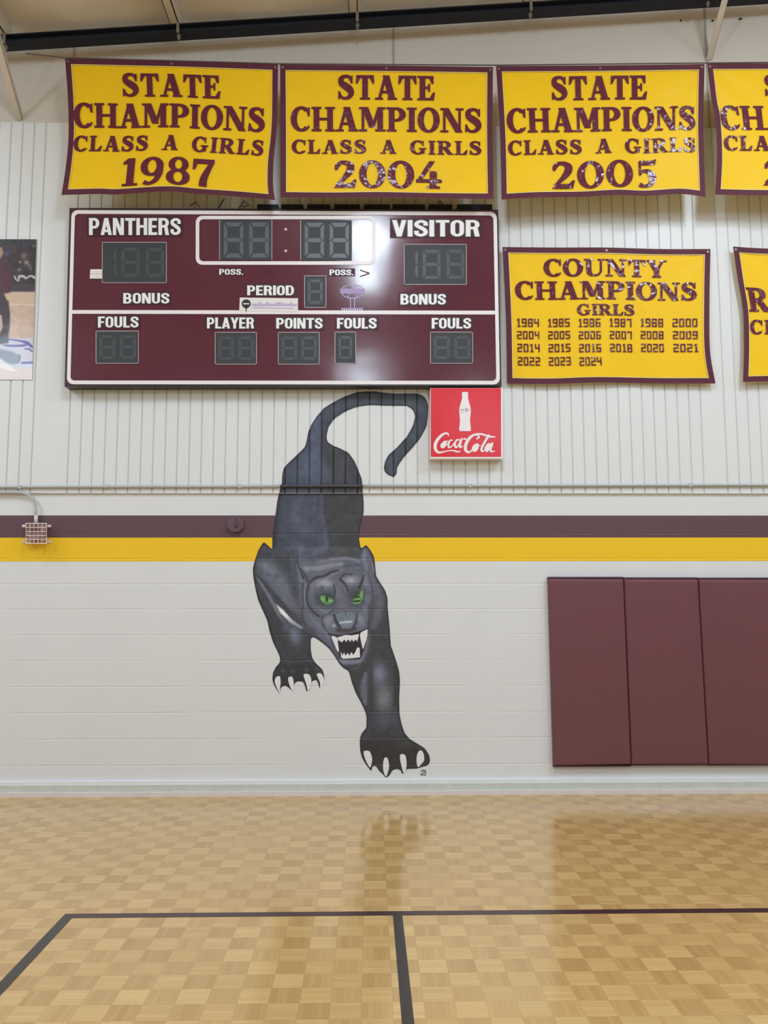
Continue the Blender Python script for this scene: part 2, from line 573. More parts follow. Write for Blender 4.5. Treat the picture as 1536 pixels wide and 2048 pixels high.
raf = empty('roof_rafter', (0, -0.15, beam_bottom(0)), 'dark steel rafter rising to the right along the top of the wall', 'rafter')
for nm, ya, yb, dz0, dz1 in (('bottom_flange', beam_y0, beam_y1, 0.0, 0.008), ('web', -0.15, -0.142, 0.008, 0.062), ('top_flange', beam_y0, beam_y1, 0.062, 0.07)):
    mb = MB()
    a, b = X0, X1
    za, zb = beam_bottom(a), beam_bottom(b)
    n = len(mb.v)
    mb.v += [(a, ya, za + dz0), (b, ya, zb + dz0), (b, yb, zb + dz0), (a, yb, za + dz0), (a, ya, za + dz1), (b, ya, zb + dz1), (b, yb, zb + dz1), (a, yb, za + dz1)]
    mb.f += [(3, 2, 1, 0), (4, 5, 6, 7), (0, 1, 5, 4), (2, 3, 7, 6), (1, 2, 6, 5), (3, 0, 4, 7)]
    build(mb, nm, M_STEEL_DARK, raf)
for i, x_ in enumerate(purlin_x):
    z_ = beam_bottom(x_)
    mb = MB().box(x_ - 0.011, x_ + 0.011, -0.212, -0.198, z_ - 0.012, z_ + 0.075)
    mb.tube([(x_, -0.17, z_ - 0.05), (x_, -0.17, z_ + 0.004)], 0.009, 8)
    mb.tube([(x_, -0.17, z_ - 0.03), (x_, -0.17, z_ - 0.012)], 0.016, 6)
    build(mb, 'purlin_clip', M_BOLT, raf, label='small grey bolted clip under a purlin')

where = ['leftmost cream roof purlin, at the upper left corner above the beam', 'cream roof purlin above the first banner, second from the left',
         'cream roof purlin above the second banner, at the middle of the roof', 'cream roof purlin above the third banner', 'cream roof purlin at the far right behind the slanted brace']
for i, x_ in enumerate(purlin_x):
    zb = beam_bottom(x_) + 0.07
    pur = empty('roof_purlin', (x_, -12, zb), where[i], 'purlin', 'roof purlins')
    build(MB().box(x_ - 0.004, x_ + 0.004, YB, -0.09, zb, zb + 0.2), 'web', M_STEEL_PALE, pur)
    build(MB().box(x_ - 0.07, x_ + 0.004, YB, -0.09, zb, zb + 0.006).box(x_ - 0.07, x_ - 0.064, YB, -0.09, zb, zb + 0.025), 'bottom_flange', M_STEEL_PALE, pur)
    build(MB().box(x_ - 0.004, x_ + 0.07, YB, -0.09, zb + 0.194, zb + 0.2), 'top_flange', M_STEEL_PALE, pur)

for (foot, head, lab) in (((38, 240), (0, 105), 'cream diagonal brace from wall to roof at the upper left'),
                          ((1418, 120), (1450, 0), 'cream diagonal brace from wall to roof above the gap of the right banners')):
    a = Vector(W(foot[0], foot[1], 0.08))
    dx = a.x
    hd = ray(*head)
    t = dx / hd[0]
    b = Vector((hd[0] * t, hd[1] * t - DIST, EYE + hd[2] * t))
    d = (b - a)
    b2 = a + d * 1.9
    mb = MB()
    up = Vector((1, 0, 0))
    nrm = d.normalized().cross(up)
    w_, th = 0.026, 0.004
    for (p0, p1) in ((-w_, w_),):
        q = []
        for base in (a, b2):
            for sx_, sn in ((-w_, 0), (w_, 0), (w_, th), (-w_, th)):
                q.append(tuple(base + up * sx_ + nrm * sn))
        n = len(mb.v)
        mb.v += q
        mb.f += [(n, n + 1, n + 5, n + 4), (n + 1, n + 2, n + 6, n + 5), (n + 2, n + 3, n + 7, n + 6), (n + 3, n, n + 4, n + 7), (n + 3, n + 2, n + 1, n), (n + 4, n + 5, n + 6, n + 7)]
        q = []
        for base in (a, b2):
            for sx_, sn in ((w_ - th, 0), (w_, 0), (w_, 0.045), (w_ - th, 0.045)):
                q.append(tuple(base + up * sx_ + nrm * sn))
        n = len(mb.v)
        mb.v += q
        mb.f += [(n, n + 1, n + 5, n + 4), (n + 1, n + 2, n + 6, n + 5), (n + 2, n + 3, n + 7, n + 6), (n + 3, n, n + 4, n + 7), (n + 3, n + 2, n + 1, n), (n + 4, n + 5, n + 6, n + 7)]
    tag(build(mb, 'knee_brace', M_STEEL_PALE), lab, 'brace', 'wall to roof braces')


# ------------------------------------------------------------------ lettering
def R(x0, y0, x1, y1, n=3):
    return [[(x0 + (x1 - x0) * i / n, y0), (x0 + (x1 - x0) * (i + 1) / n, y0), (x0 + (x1 - x0) * (i + 1) / n, y1), (x0 + (x1 - x0) * i / n, y1)] for i in range(n)]


def L(x0, y0, x1, y1, w, n=2):
    o = []
    for i in range(n):
        a, b = -w / 2 + w * i / n, -w / 2 + w * (i + 1) / n
        o.append([(x0 + a, y0), (x0 + b, y0), (x1 + b, y1), (x1 + a, y1)] if y1 > y0 else [(x1 + a, y1), (x1 + b, y1), (x0 + b, y0), (x0 + a, y0)])
    return o


def A(cx, cy, rx, ry, a0, a1, wt, wn, n=26):
    o = []
    k = max(4, int(n * abs(a1 - a0) / 360) + 2)
    pr = None
    for i in range(k + 1):
        a = math.radians(a0 + (a1 - a0) * i / k)
        c, s = math.cos(a), math.sin(a)
        q = ((cx + rx * c, cy + ry * s), (cx + (rx - wt) * c, cy + (ry - wn) * s))
        if pr:
            o.append([pr[0], q[0], q[1], pr[1]])
        pr = q
    return o


def P(*pts):
    return [list(pts)]


def catmull(pts, per=8, closed=False):
    P_ = np.array(pts, float)
    n = len(P_)
    if n < 3:
        return P_
    out = []
    rng_ = range(n if closed else n - 1)
    for i in rng_:
        p0 = P_[(i - 1) % n] if closed or i > 0 else P_[0]
        p1, p2 = P_[i], P_[(i + 1) % n]
        p3 = P_[(i + 2) % n] if closed or i + 2 < n else P_[-1]
        for k in range(per):
            t = k / per
            out.append(0.5 * ((2 * p1) + (-p0 + p2) * t + (2 * p0 - 5 * p1 + 4 * p2 - p3) * t * t + (-p0 + 3 * p1 - 3 * p2 + p3) * t ** 3))
    if not closed:
        out.append(P_[-1])
    return np.array(out)


def S(pts, per=6):
    q = catmull(pts, per)
    o = []
    pr = None
    for i in range(len(q)):
        a, b = q[max(0, i - 1)], q[min(len(q) - 1, i + 1)]
        t = (b - a)[:2]
        t = t / (np.linalg.norm(t) + 1e-9)
        nx, ny = -t[1], t[0]
        h = q[i][2] / 2
        e = ((q[i][0] + nx * h, q[i][1] + ny * h), (q[i][0] - nx * h, q[i][1] - ny * h))
        if pr:
            o.append([pr[0], pr[1], e[1], e[0]])
        pr = e
    return o


def stem(x, w=.22):
    return R(x - w / 2, 0, x + w / 2, 1)


def foot(x, w=.2):
    return R(x - w, 0, x + w, .07)


def head(x, w=.2):
    return R(x - w, .93, x + w, 1)


SERIF = {
    'I': (.44, stem(.22) + foot(.22) + head(.22)),
    'T': (.84, stem(.42) + R(.05, .90, .79, 1) + P((.03, .66), (.07, .66), (.20, .9), (.05, 1)) + P((.77, .66), (.81, .66), (.79, 1), (.64, .9)) + foot(.42, .21)),
    'A': (.96, L(.17, 0, .45, 1, .10) + L(.75, 0, .47, 1, .26) + R(.27, .27, .62, .36) + R(0, 0, .33, .07) + R(.55, 0, .95, .07)),
    'E': (.78, stem(.21) + head(.2) + foot(.2) + R(.2, .91, .68, 1) + R(.2, .47, .5, .56) + R(.2, 0, .70, .09) + P((.68, 1), (.52, .92), (.63, .68), (.68, .68))
          + P((.54, .08), (.70, 0), (.75, .32), (.69, .32)) + R(.47, .36, .53, .67, 1)),
    'C': (.86, A(.46, .5, .45, .52, 48, 312, .24, .10) + P((.68, .88), (.80, 1.0), (.80, .62), (.75, .62)) + P((.66, .09), (.72, .06), (.80, .20), (.75, .22))),
    'H': (1.0, stem(.21) + stem(.79) + foot(.21) + foot(.79) + head(.21) + head(.79) + R(.2, .46, .8, .55)),
    'M': (1.16, R(.13, 0, .22, 1) + L(.58, .16, .26, 1, .25) + L(.60, .16, .86, 1, .10) + R(.80, 0, 1.02, 1) + R(.01, 0, .34, .07) + R(.71, 0, 1.12, .07) + R(.02, .93, .3, 1) + R(.82, .93, 1.12, 1)),
    'P': (.82, stem(.21) + foot(.21) + head(.2) + A(.40, .71, .40, .29, -90, 90, .24, .09) + R(.2, .91, .41, 1) + R(.2, .42, .41, .51)),
    'O': (.94, A(.47, .5, .46, .52, 0, 360, .24, .09, 40)),
    'N': (1.0, R(.13, 0, .21, 1) + L(.80, 0, .20, 1, .27) + R(.78, 0, .86, 1) + R(.01, 0, .33, .07) + R(.01, .93, .3, 1) + R(.66, .93, .98, 1)),
    'S': (.76, S([(.62, .74, .07), (.52, .92, .10), (.34, .96, .11), (.17, .86, .18), (.17, .68, .22), (.35, .55, .27), (.53, .42, .27), (.60, .26, .22), (.51, .10, .14), (.35, .045, .1), (.19, .08, .09), (.09, .24, .07)])
          + P((.58, .70), (.65, .66), (.65, 1.0), (.56, .9)) + P((.04, 0), (.14, .1), (.12, .30), (.05, .34))),
    'L': (.76, stem(.21) + head(.21) + foot(.2) + R(.2, 0, .68, .09) + P((.50, .08), (.68, 0), (.74, .34), (.68, .34))),
    'G': (1.0, A(.47, .5, .46, .52, 48, 312, .24, .10) + P((.69, .88), (.81, 1.0), (.81, .62), (.76, .62)) + R(.64, .06, .86, .42) + R(.54, .37, .96, .45)),
    'R': (.96, stem(.21) + foot(.21) + head(.2) + A(.40, .73, .40, .27, -90, 90, .24, .09) + R(.2, .91, .41, 1) + R(.2, .46, .41, .55) + L(.78, 0, .46, .5, .27) + R(.64, 0, .96, .07)),
    'U': (.96, S([(.23, 1, .22), (.23, .4, .22), (.25, .22, .22), (.34, .08, .15), (.49, .045, .09), (.66, .09, .09), (.77, .25, .08), (.79, .42, .08), (.79, 1, .08)]) + R(.02, .93, .44, 1) + R(.65, .93, .95, 1)),
    'Y': (.92, L(.46, .40, .18, 1, .26) + L(.49, .40, .76, 1, .10) + R(.36, 0, .58, .48) + R(0, .93, .40, 1) + R(.60, .93, .92, 1) + foot(.47)),
    '1': (.54, R(.16, 0, .38, 1) + R(.03, 0, .51, .07) + P((.17, 1), (.02, .86), (.02, .79), (.17, .82))),
    '2': (.80, S([(.10, .68, .06), (.14, .82, .13), (.26, .94, .12), (.44, .94, .14), (.58, .82, .22), (.55, .62, .22), (.40, .40, .15), (.24, .22, .10), (.12, .10, .08)])
          + P((.04, 0), (.70, 0), (.77, .30), (.71, .30), (.60, .17), (.20, .16))),
    '4': (.86, P((.01, .25), (.46, 1.02), (.62, 1.02), (.13, .25)) + R(.01, .22, .84, .34) + R(.46, 0, .68, .64) + R(.36, 0, .78, .07)),
    '5': (.74, R(.16, .84, .62, 1) + P((.55, .9), (.66, .84), (.70, 1.06), (.62, 1.0)) + R(.14, .46, .20, .98, 1)
          + S([(.15, .50, .05), (.28, .61, .10), (.46, .58, .16), (.58, .36, .23), (.51, .12, .15), (.32, .04, .10), (.15, .10, .15)])),
    '7': (.76, R(.04, .84, .72, 1) + P((.04, 1), (.03, .62), (.09, .62), (.18, .86)) + S([(.68, .95, .10), (.52, .60, .17), (.40, .28, .22), (.36, 0, .24)])),
    '8': (.80, A(.40, .745, .32, .275, 0, 360, .19, .08) + A(.40, .275, .38, .295, 0, 360, .22, .08)),
    '9': (.80, A(.38, .67, .37, .35, 0, 360, .21, .09) + S([(.64, .68, .21), (.63, .42, .20), (.52, .15, .14), (.30, .035, .10), (.15, .10, .14)])),
    '0': (.90, A(.45, .5, .43, .52, 0, 360, .23, .09, 36)),
    ' ': (.62, []),
}
SERIF_GAP = .03


def rr(w, t, tn=.15, y0=0.0, y1=1.0):
    r = w / 2
    ry = min(.28, (y1 - y0) / 2)
    return A(r, y1 - ry, r, ry, 0, 180, t, tn, 24) + A(r, y0 + ry, r, ry, 180, 360, t, tn, 24) + R(0, y0 + ry, t, y1 - ry) + R(w - t, y0 + ry, w, y1 - ry)


def bowl(x, w, y0, y1, t=.19, tn=.15):
    ry = (y1 - y0) / 2
    rx = min(.26, w)
    return R(x, y1 - tn, x + w - rx, y1) + R(x, y0, x + w - rx, y0 + tn) + A(x + w - rx, (y0 + y1) / 2, rx, ry, -90, 90, t, tn, 24)


SANS = {
    'P': (.58, R(0, 0, .2, 1) + bowl(0, .56, .38, 1)),
    'A': (.62, L(.1, 0, .3, 1, .19) + L(.52, 0, .32, 1, .19) + R(.16, .17, .46, .31)),
    'N': (.62, R(0, 0, .18, 1) + R(.42, 0, .6, 1) + L(.48, 0, .12, 1, .2)),
    'T': (.56, R(.18, 0, .38, 1) + R(0, .84, .56, 1)),
    'H': (.60, R(0, 0, .19, 1) + R(.4, 0, .59, 1) + R(.1, .43, .5, .58)),
    'E': (.50, R(0, 0, .2, 1) + R(0, .84, .48, 1) + R(0, .43, .44, .57) + R(0, 0, .48, .16)),
    'R': (.60, R(0, 0, .2, 1) + bowl(0, .57, .44, 1) + L(.48, 0, .40, .5, .2)),
    'S': (.58, S([(.47, .66, .19), (.46, .84, .17), (.28, .92, .16), (.11, .82, .17), (.12, .66, .19), (.28, .53, .2), (.45, .37, .19), (.46, .18, .17), (.29, .08, .16), (.11, .16, .17), (.10, .34, .19)])),
    'V': (.60, L(.3, 0, .1, 1, .19) + L(.3, 0, .5, 1, .19)),
    'I': (.22, R(0, 0, .2, 1)),
    'O': (.58, rr(.56, .19)),
    'B': (.60, R(0, 0, .2, 1) + bowl(0, .55, .45, 1) + bowl(0, .57, 0, .57)),
    'U': (.58, R(0, .28, .19, 1) + R(.37, .28, .56, 1) + A(.28, .28, .28, .28, 180, 360, .19, .15, 24)),
    'F': (.48, R(0, 0, .2, 1) + R(0, .84, .48, 1) + R(0, .42, .42, .57)),
    'L': (.46, R(0, 0, .2, 1) + R(0, 0, .46, .16)),
    'Y': (.60, L(.3, .38, .1, 1, .19) + L(.3, .38, .5, 1, .19) + R(.2, 0, .4, .46)),
    'D': (.60, R(0, 0, .2, 1) + bowl(0, .58, 0, 1)),
    '.': (.22, R(0, 0, .18, .18)),
}
SANS_GAP = .05


def seg7(on, w=.56, t=.15):
    m = .5
    D = {'a': R(0, 1 - t, w, 1), 'g': R(0, m - t / 2, w, m + t / 2), 'd': R(0, 0, w, t), 'f': R(0, m - t / 2, t, 1, 1), 'b': R(w - t, m - t / 2, w, 1, 1), 'e': R(0, 0, t, m + t / 2, 1), 'c': R(w - t, 0, w, m + t / 2, 1)}
    return sum([D[k] for k in on], [])


BLOCK = {'0': (.62, seg7('abcdef')), '1': (.50, R(.17, 0, .33, 1) + R(.04, 0, .46, .12) + P((.17, 1), (.03, .84), (.03, .74), (.17, .80))), '2': (.62, seg7('abged')), '3': (.62, seg7('abgcd')),
         '4': (.62, seg7('fgbc')), '5': (.62, seg7('afgcd')), '6': (.62, seg7('afgedc')), '7': (.62, seg7('abc') + R(0, .74, .12, 1)), '8': (.62, seg7('abcdefg')), '9': (.62, seg7('abcdfg'))}
BLOCK_GAP = .10


def text_polys(s, font, gap):
    """polygons of a line of text, scaled to the unit square"""
    x_ = 0.0
    out = []
    for ch in s:
        w, ps = font[ch]
        out += [[(x_ + a, b) for a, b in p_] for p_ in ps]
        x_ += w + gap
    tot = x_ - gap
    return [[(a / tot, b) for a, b in p_] for p_ in out]


def ccw(p_):
    s = sum(p_[i][0] * p_[(i + 1) % len(p_)][1] - p_[(i + 1) % len(p_)][0] * p_[i][1] for i in range(len(p_)))
    return p_ if s > 0 else p_[::-1]


def area(p_):
    return abs(sum(p_[i][0] * p_[(i + 1) % len(p_)][1] - p_[(i + 1) % len(p_)][0] * p_[i][1] for i in range(len(p_)))) / 2


def union(polys, eps=1e-5):
    """overlapping strokes melted into one clean flat shape"""
    vv, ff = [], []
    for p_ in polys:
        if area(p_) < 1e-9:
            continue
        q = ccw(list(p_))
        ff.append(list(range(len(vv), len(vv) + len(q))))
        vv += [Vector((float(a), float(b))) for a, b in q]
    r = delaunay_2d_cdt(vv, [], ff, 1, eps)
    V = [(v_[0], v_[1]) for v_ in r[0]]
    return [[V[i] for i in f_] for f_, src in zip(r[2], r[5]) if len(src)]


def add_text(mb, polys, fn):
    """fn maps (0..1, 0..1 upwards) to a point"""
    for p_ in union(polys):
        if area(p_) > 1e-10:
            mb.poly([fn(a, b) for a, b in ccw(p_)])
    return mb


def add_strokes(mb, polys, fn):
    """polygons drawn with y downwards, melted together, then placed by fn"""
    return add_text(mb, [[(a / 1000, -b / 1000) for a, b in p_] for p_ in polys], lambda a, b: fn(a * 1000, -b * 1000))


# ------------------------------------------------------------------ banners
def edge_fn(pts, axis):
    q = catmull(pts, 12)
    k = q[:, axis]
    k = (k - k[0]) / (k[-1] - k[0])
    k = np.maximum.accumulate(k)

    def f(t):
        return np.array([np.interp(t, k, q[:, 0]), np.interp(t, k, q[:, 1])])
    return f


class Banner:
    def __init__(s, T, B, Lf, Rt, depth, seed, amp=0.012, lean=0.0):
        s.T, s.B, s.L, s.R = edge_fn(T, 0), edge_fn(B, 0), edge_fn(Lf, 1), edge_fn(Rt, 1)
        s.tl, s.tr, s.bl, s.br = s.T(0), s.T(1), s.B(0), s.B(1)
        s.y, s.seed, s.amp, s.lean = depth, seed, amp, lean

    def px(s, u, v):
        return (1 - v) * s.T(u) + v * s.B(u) + (1 - u) * s.L(v) + u * s.R(v) - ((1 - u) * (1 - v) * s.tl + u * (1 - v) * s.tr + (1 - u) * v * s.bl + u * v * s.br)

    def wave(s, u, v):
        k = s.seed
        w = math.sin(6.283 * (1.6 * u + 0.35 * v) + 1.7 * k) * (0.25 + 0.75 * v) + 0.5 * math.sin(6.283 * (3.3 * u - 0.6 * v) + 2.9 * k) * (0.3 + 0.6 * v)
        # folds running down from the tied corners
        for cu in (u, 1 - u):
            r = math.hypot(cu * 1.6, v)
            a = math.atan2(v, cu * 1.6 + 1e-6)
            w += 0.55 * math.sin(9 * a + k) * math.exp(-r * 2.6) * min(1, r * 7)
        return s.amp * w

    def at(s, u, v, off=0.0):
        q = s.px(u, v)
        return W(q[0], q[1], s.y - s.lean * v - s.wave(u, v) - off)

    def uv(s, x_, y_):
        u, v = 0.5, 0.5
        for _ in range(12):
            q = s.px(u, v)
            u += (x_ - q[0]) / (s.tr[0] - s.tl[0])
            v += (y_ - q[1]) / (s.bl[1] - s.tl[1])
        return u, v


def make_banner(name, bn, lines, label, cat='banner', group=None, bw=11.0, cut=1.0):
    q = bn.at(0.5, 1.0)
    root = empty(name, q, label, cat, group)
    wid, hei = bn.tr[0] - bn.tl[0], bn.bl[1] - bn.tl[1]
    cl = build(MB().grid(lambda u, v: bn.at(u, v), 64, 34), 'cloth', M_CLOTH, root, smooth=True, label='yellow cloth')
    sol = cl.modifiers.new('thickness', 'SOLIDIFY')
    sol.thickness = 0.002
    sol.offset = -1
    bu, bv = bw / wid, bw / hei
    mb = MB()
    f = lambda u, v: bn.at(u, v, 0.004)
    mb.grid(f, 64, 3, 0, 1, 0, bv).grid(f, 64, 3, 0, 1, 1 - bv, 1).grid(f, 3, 34, 0, bu, bv, 1 - bv).grid(f, 3, 34, 1 - bu, 1, bv, 1 - bv)
    bo = build(mb, 'hem', M_BORDER, root, smooth=True, label='maroon hem')
    f2 = lambda u, v: bn.at(u, v, 0.0048)
    su, sv = 1.6 / wid, 1.6 / hei
    mb = MB()
    mb.grid(f2, 64, 1, bu, 1 - bu, bv, bv + sv).grid(f2, 64, 1, bu, 1 - bu, 1 - bv - sv, 1 - bv).grid(f2, 1, 34, bu, bu + su, bv, 1 - bv).grid(f2, 1, 34, 1 - bu - su, 1 - bu, bv, 1 - bv)
    build(mb, 'piping', M_SEW, bo, smooth=True)
    for (txt, font, gap, xa, xb, ya, yb) in lines:
        u0, va = bn.uv((xa + xb) / 2, ya)
        _, vb = bn.uv((xa + xb) / 2, yb)
        ua, _ = bn.uv(xa, (ya + yb) / 2)
        ub, _ = bn.uv(xb, (ya + yb) / 2)
        mb = MB()
        polys = text_polys(txt, font, gap)
        # heavy weight: grow the strokes a little
        gx_, gy_ = min(0.7, 0.014 * (yb - ya)) / (xb - xa), min(0.4, 0.010 * (yb - ya)) / (yb - ya)
        if font is SERIF:
            polys = [[(a + ox * gx_, b + oy * gy_) for a, b in p_] for p_ in polys for (ox, oy) in ((1, 1), (-1, 1), (1, -1), (-1, -1))]
        add_text(mb, polys, lambda a, b: bn.at(ua + (ub - ua) * a, vb + (va - vb) * b, 0.0058))
        build(mb, 'lettering', M_LETTER, root, label='maroon lettering')
    # eyelets along the top hem
    for u in (0.012, 0.5, 0.988):
        c = bn.at(u, bv * 0.5, 0.0062)
        mb = MB()
        for k in range(12):
            a0, a1 = 2 * math.pi * k / 12, 2 * math.pi * (k + 1) / 12
            mb.poly([(c[0] + r * math.cos(a), c[1], c[2] + r * math.sin(a)) for r, a in ((.009, a0), (.009, a1), (.004, a1), (.004, a0))])
        build(mb, 'eyelet', M_BOLT, root)
    return root


UB = -0.27       # the state banners hang well clear of the wall
b1 = Banner([(130, 117), (345, 122), (556, 129)], [(123, 390), (198, 388), (234, 389), (333, 383), (396, 388), (470, 393), (550, 400)],
            [(130, 117), (136, 200), (137, 270), (132, 330), (123, 390)], [(556, 129), (554, 250), (547, 320), (546, 370), (550, 400)], UB, 1, 0.011)
b2 = Banner([(560, 129), (770, 131), (986, 134)], [(561, 395), (660, 396), (760, 395), (870, 397), (987, 398)], [(560, 129), (561, 260), (561, 395)], [(986, 134), (985, 260), (987, 398)], UB, 2, 0.008)
b3 = Banner([(992, 132), (1196, 131), (1409, 128)], [(1003, 399), (1076, 395), (1162, 394), (1233, 390), (1291, 392), (1362, 388), (1411, 394)],
            [(992, 132), (1000, 270), (1003, 399)], [(1409, 128), (1407, 260), (1411, 394)], UB, 3, 0.012)
b4 = Banner([(1414, 127), (1630, 126), (1846, 124)], [(1430, 389), (1530, 391), (1640, 388), (1850, 386)], [(1414, 127), (1423, 200), (1430, 235), (1434, 310), (1430, 389)],
            [(1846, 124), (1842, 230), (1850, 386)], UB, 4.3, 0.012)
SG = SERIF_GAP
grp = 'state champions banners'
make_banner('championship_banner', b1, [('STATE', SERIF, SG, 243.7, 441.7, 148, 193), ('CHAMPIONS', SERIF, SG, 147, 532, 207, 254), ('CLASS A GIRLS', SERIF, .09, 147, 530, 270, 299.5), ('1987', SERIF, .05, 245, 430, 314, 367)],
            'yellow and maroon state champions banner dated 1987, leftmost of the upper row', group=grp)
make_banner('championship_banner', b2, [('STATE', SERIF, SG, 675, 871, 151, 199), ('CHAMPIONS', SERIF, SG, 581.5, 964.6, 214.6, 262.4), ('CLASS A GIRLS', SERIF, .09, 583.5, 964, 280, 307), ('2004', SERIF, .05, 666, 884, 322, 375)],
            'yellow and maroon state champions banner dated 2004, above the scoreboard', group=grp)
make_banner('championship_banner', b3, [('STATE', SERIF, SG, 1102, 1295, 152, 199), ('CHAMPIONS', SERIF, SG, 1013.5, 1392.6, 214.6, 262), ('CLASS A GIRLS', SERIF, .09, 1016, 1392.6, 277.6, 306), ('2005', SERIF, .05, 1102, 1315, 321.4, 373.6)],
            'yellow and maroon state champions banner dated 2005, above the county champions banner', group=grp)
make_banner('championship_banner', b4, [('STATE', SERIF, SG, 1528, 1725, 149, 191), ('CHAMPIONS', SERIF, SG, 1441, 1825, 210.6, 257.5), ('CLASS A GIRLS', SERIF, .09, 1448, 1825, 270, 299), ('2', SERIF, .05, 1526, 1572, 320, 370)],
            'yellow state champions banner at the right, cut off by the picture edge', group=grp)

rows = [['1984', '1985', '1986', '1987', '1988', '2000'], ['2004', '2005', '2006', '2007', '2008', '2009'], ['2014', '2015', '2016', '2018', '2020', '2021'], ['2022', '2023', '2024']]
ry = [(637, 653.6), (662, 678), (687.5, 704), (714, 731)]
rx = [(1033.6, 1079), (1095.8, 1140.5), (1157, 1202), (1219, 1264), (1281, 1327.4), (1345.5, 1396)]
yl = []
for r_, (ya, yb) in zip(rows, ry):
    for t_, (xa, xb) in zip(r_, rx):
        k = (ya - 637) * 0.03
        yl.append((t_, BLOCK, BLOCK_GAP, xa + k, xb + k, ya, yb))
b5 = Banner([(1005, 494), (1110, 495), (1212, 495), (1320, 498), (1421, 498)], [(1014, 767), (1100, 768), (1197, 765), (1320, 767), (1431, 767)], [(1005, 494), (1012, 640), (1014, 767)],
            [(1421, 498), (1419, 600), (1420, 700), (1431, 767)], -0.06, 5.2, 0.007)
make_banner('county_banner', b5, [('COUNTY', SERIF, SG, 1087, 1333, 518, 552), ('CHAMPIONS', SERIF, SG, 1030, 1395.5, 562.4, 598), ('GIRLS', SERIF, SG, 1154, 1270, 608, 630)] + yl,
            'yellow county champions banner listing many years, right of the scoreboard')
b6 = Banner([(1466, 493), (1536, 497), (1700, 500), (1880, 500)], [(1486, 764), (1600, 762), (1880, 764)], [(1466, 493), (1476, 560), (1486, 620), (1488, 690), (1486, 764)],
            [(1880, 500), (1876, 620), (1880, 764)], -0.07, 6.4, 0.008)
make_banner('regional_banner', b6, [('R', SERIF, SG, 1496, 1540, 576, 623), ('CH', SERIF, .1, 1500, 1560, 640, 668)],
            'yellow banner at the right below the state banners, only its left edge in view')

# the wire the upper banners hang from
mb = MB()
mb.tube([W(52, 107, -0.245), W(131, 115.5, -0.245), W(556, 127.5, -0.245), W(772, 129, -0.245), W(990, 130.5, -0.245), W(1410, 126, -0.245), W(1860, 122, -0.245)], 0.005, 8)
tag(build(mb, 'hanging_wire', M_ROPE), 'thin dark wire along the tops of the upper yellow banners', 'wire')

# ------------------------------------------------------------------ scoreboard
SY = -0.13
sb_c = [W(139, 416, SY), W(996.5, 419.5, SY), W(1003, 772, SY), W(129, 773, SY)]
sb = empty('scoreboard', W(566, 773, -0.08), 'large maroon basketball scoreboard with white captions and unlit digit windows', 'scoreboard')
hb = build(MB().prism([sb_c[3], sb_c[2], sb_c[1], sb_c[0]], 0.108), 'housing', M_BLACK, sb, label='black housing edge')


def face_poly(pts, y, mat, name, parent=sb, label=None):
    return build(MB().poly([W(a, b, y) for a, b in pts]), name, mat, parent, label=label)


# slightly uneven sheet-metal face
cor = [(142, 419), (993, 422), (999.5, 769), (133, 770)]


def bil(u, v):
    a = np.array(cor[0]) * (1 - u) * (1 - v) + np.array(cor[1]) * u * (1 - v) + np.array(cor[2]) * u * v + np.array(cor[3]) * (1 - u) * v
    return a


build(MB().grid(lambda u, v: W(*bil(u, v), SY - 0.002), 60, 26), 'face', M_BOARD, sb, smooth=True, label='glossy maroon face')


def rrect(x0, y0, x1, y1, r, n=6):
    o = []
    for (cx, cy, a0) in ((x1 - r, y0 + r, -90), (x1 - r, y1 - r, 0), (x0 + r, y1 - r, 90), (x0 + r, y0 + r, 180)):
        for k in range(n + 1):
            a = math.radians(a0 + 90 * k / n)
            o.append((cx + r * math.cos(a), cy + r * math.sin(a)))
    return o


def warp(x_, y_):
    """upright layout -> the board's slightly tapered face"""
    v = (y_ - 420) / 350
    l, r = 143 - 9.5 * v, 993.5 + 6.5 * v
    u = (x_ - 143) / 850.5
    return l + (r - l) * u, y_ + 3.0 * u * (1 - v) + 0.5 * u


def unwarp(px, py):
    x_, y_ = px, py
    for _ in range(6):
        a, b = warp(x_, y_)
        x_ += px - a
        y_ += py - b
    return x_, y_


def frame_mb(outer, inner, y, w=None):
    mb = MB()
    n = len(outer)
    wp = w or (lambda a, b: (a, b))
    for i in range(n):
        j = (i + 1) % n
        mb.poly([W(*wp(*outer[i]), y), W(*wp(*inner[i]), y), W(*wp(*inner[j]), y), W(*wp(*outer[j]), y)])
    return mb


build(frame_mb(rrect(143, 420, 993.5, 768.5, 13), rrect(150, 427.5, 986.5, 761, 8), SY - 0.005, warp), 'border_trim', M_TRIM, sb, label='white rounded border')
mb = MB().poly([W(*p_, SY - 0.0056) for p_ in ((144, 627.5), (990, 629), (990, 621.3), (144.3, 620))])
build(mb, 'divider_trim', M_TRIM, sb, label='white dividing line')
build(frame_mb(rrect(391.5, 431.5, 751, 529.5, 13), rrect(398.5, 438.5, 744, 522.5, 8), SY - 0.005), 'timer_trim', M_TRIM, sb, label='white rounded frame round the clock')

SEGS = {'a': [(.12, 1), (.88, 1), (.74, .88), (.26, .88)], 'd': [(.12, 0), (.26, .12), (.74, .12), (.88, 0)], 'f': [(.06, .97), (.22, .84), (.22, .57), (.06, .5)],
        'b': [(.94, .97), (.94, .5), (.78, .57), (.78, .84)], 'e': [(.06, .03), (.06, .5), (.22, .43), (.22, .16)], 'c': [(.94, .03), (.78, .16), (.78, .43), (.94, .5)],
        'g': [(.12, .5), (.28, .56), (.72, .56), (.88, .5), (.72, .44), (.28, .44)]}


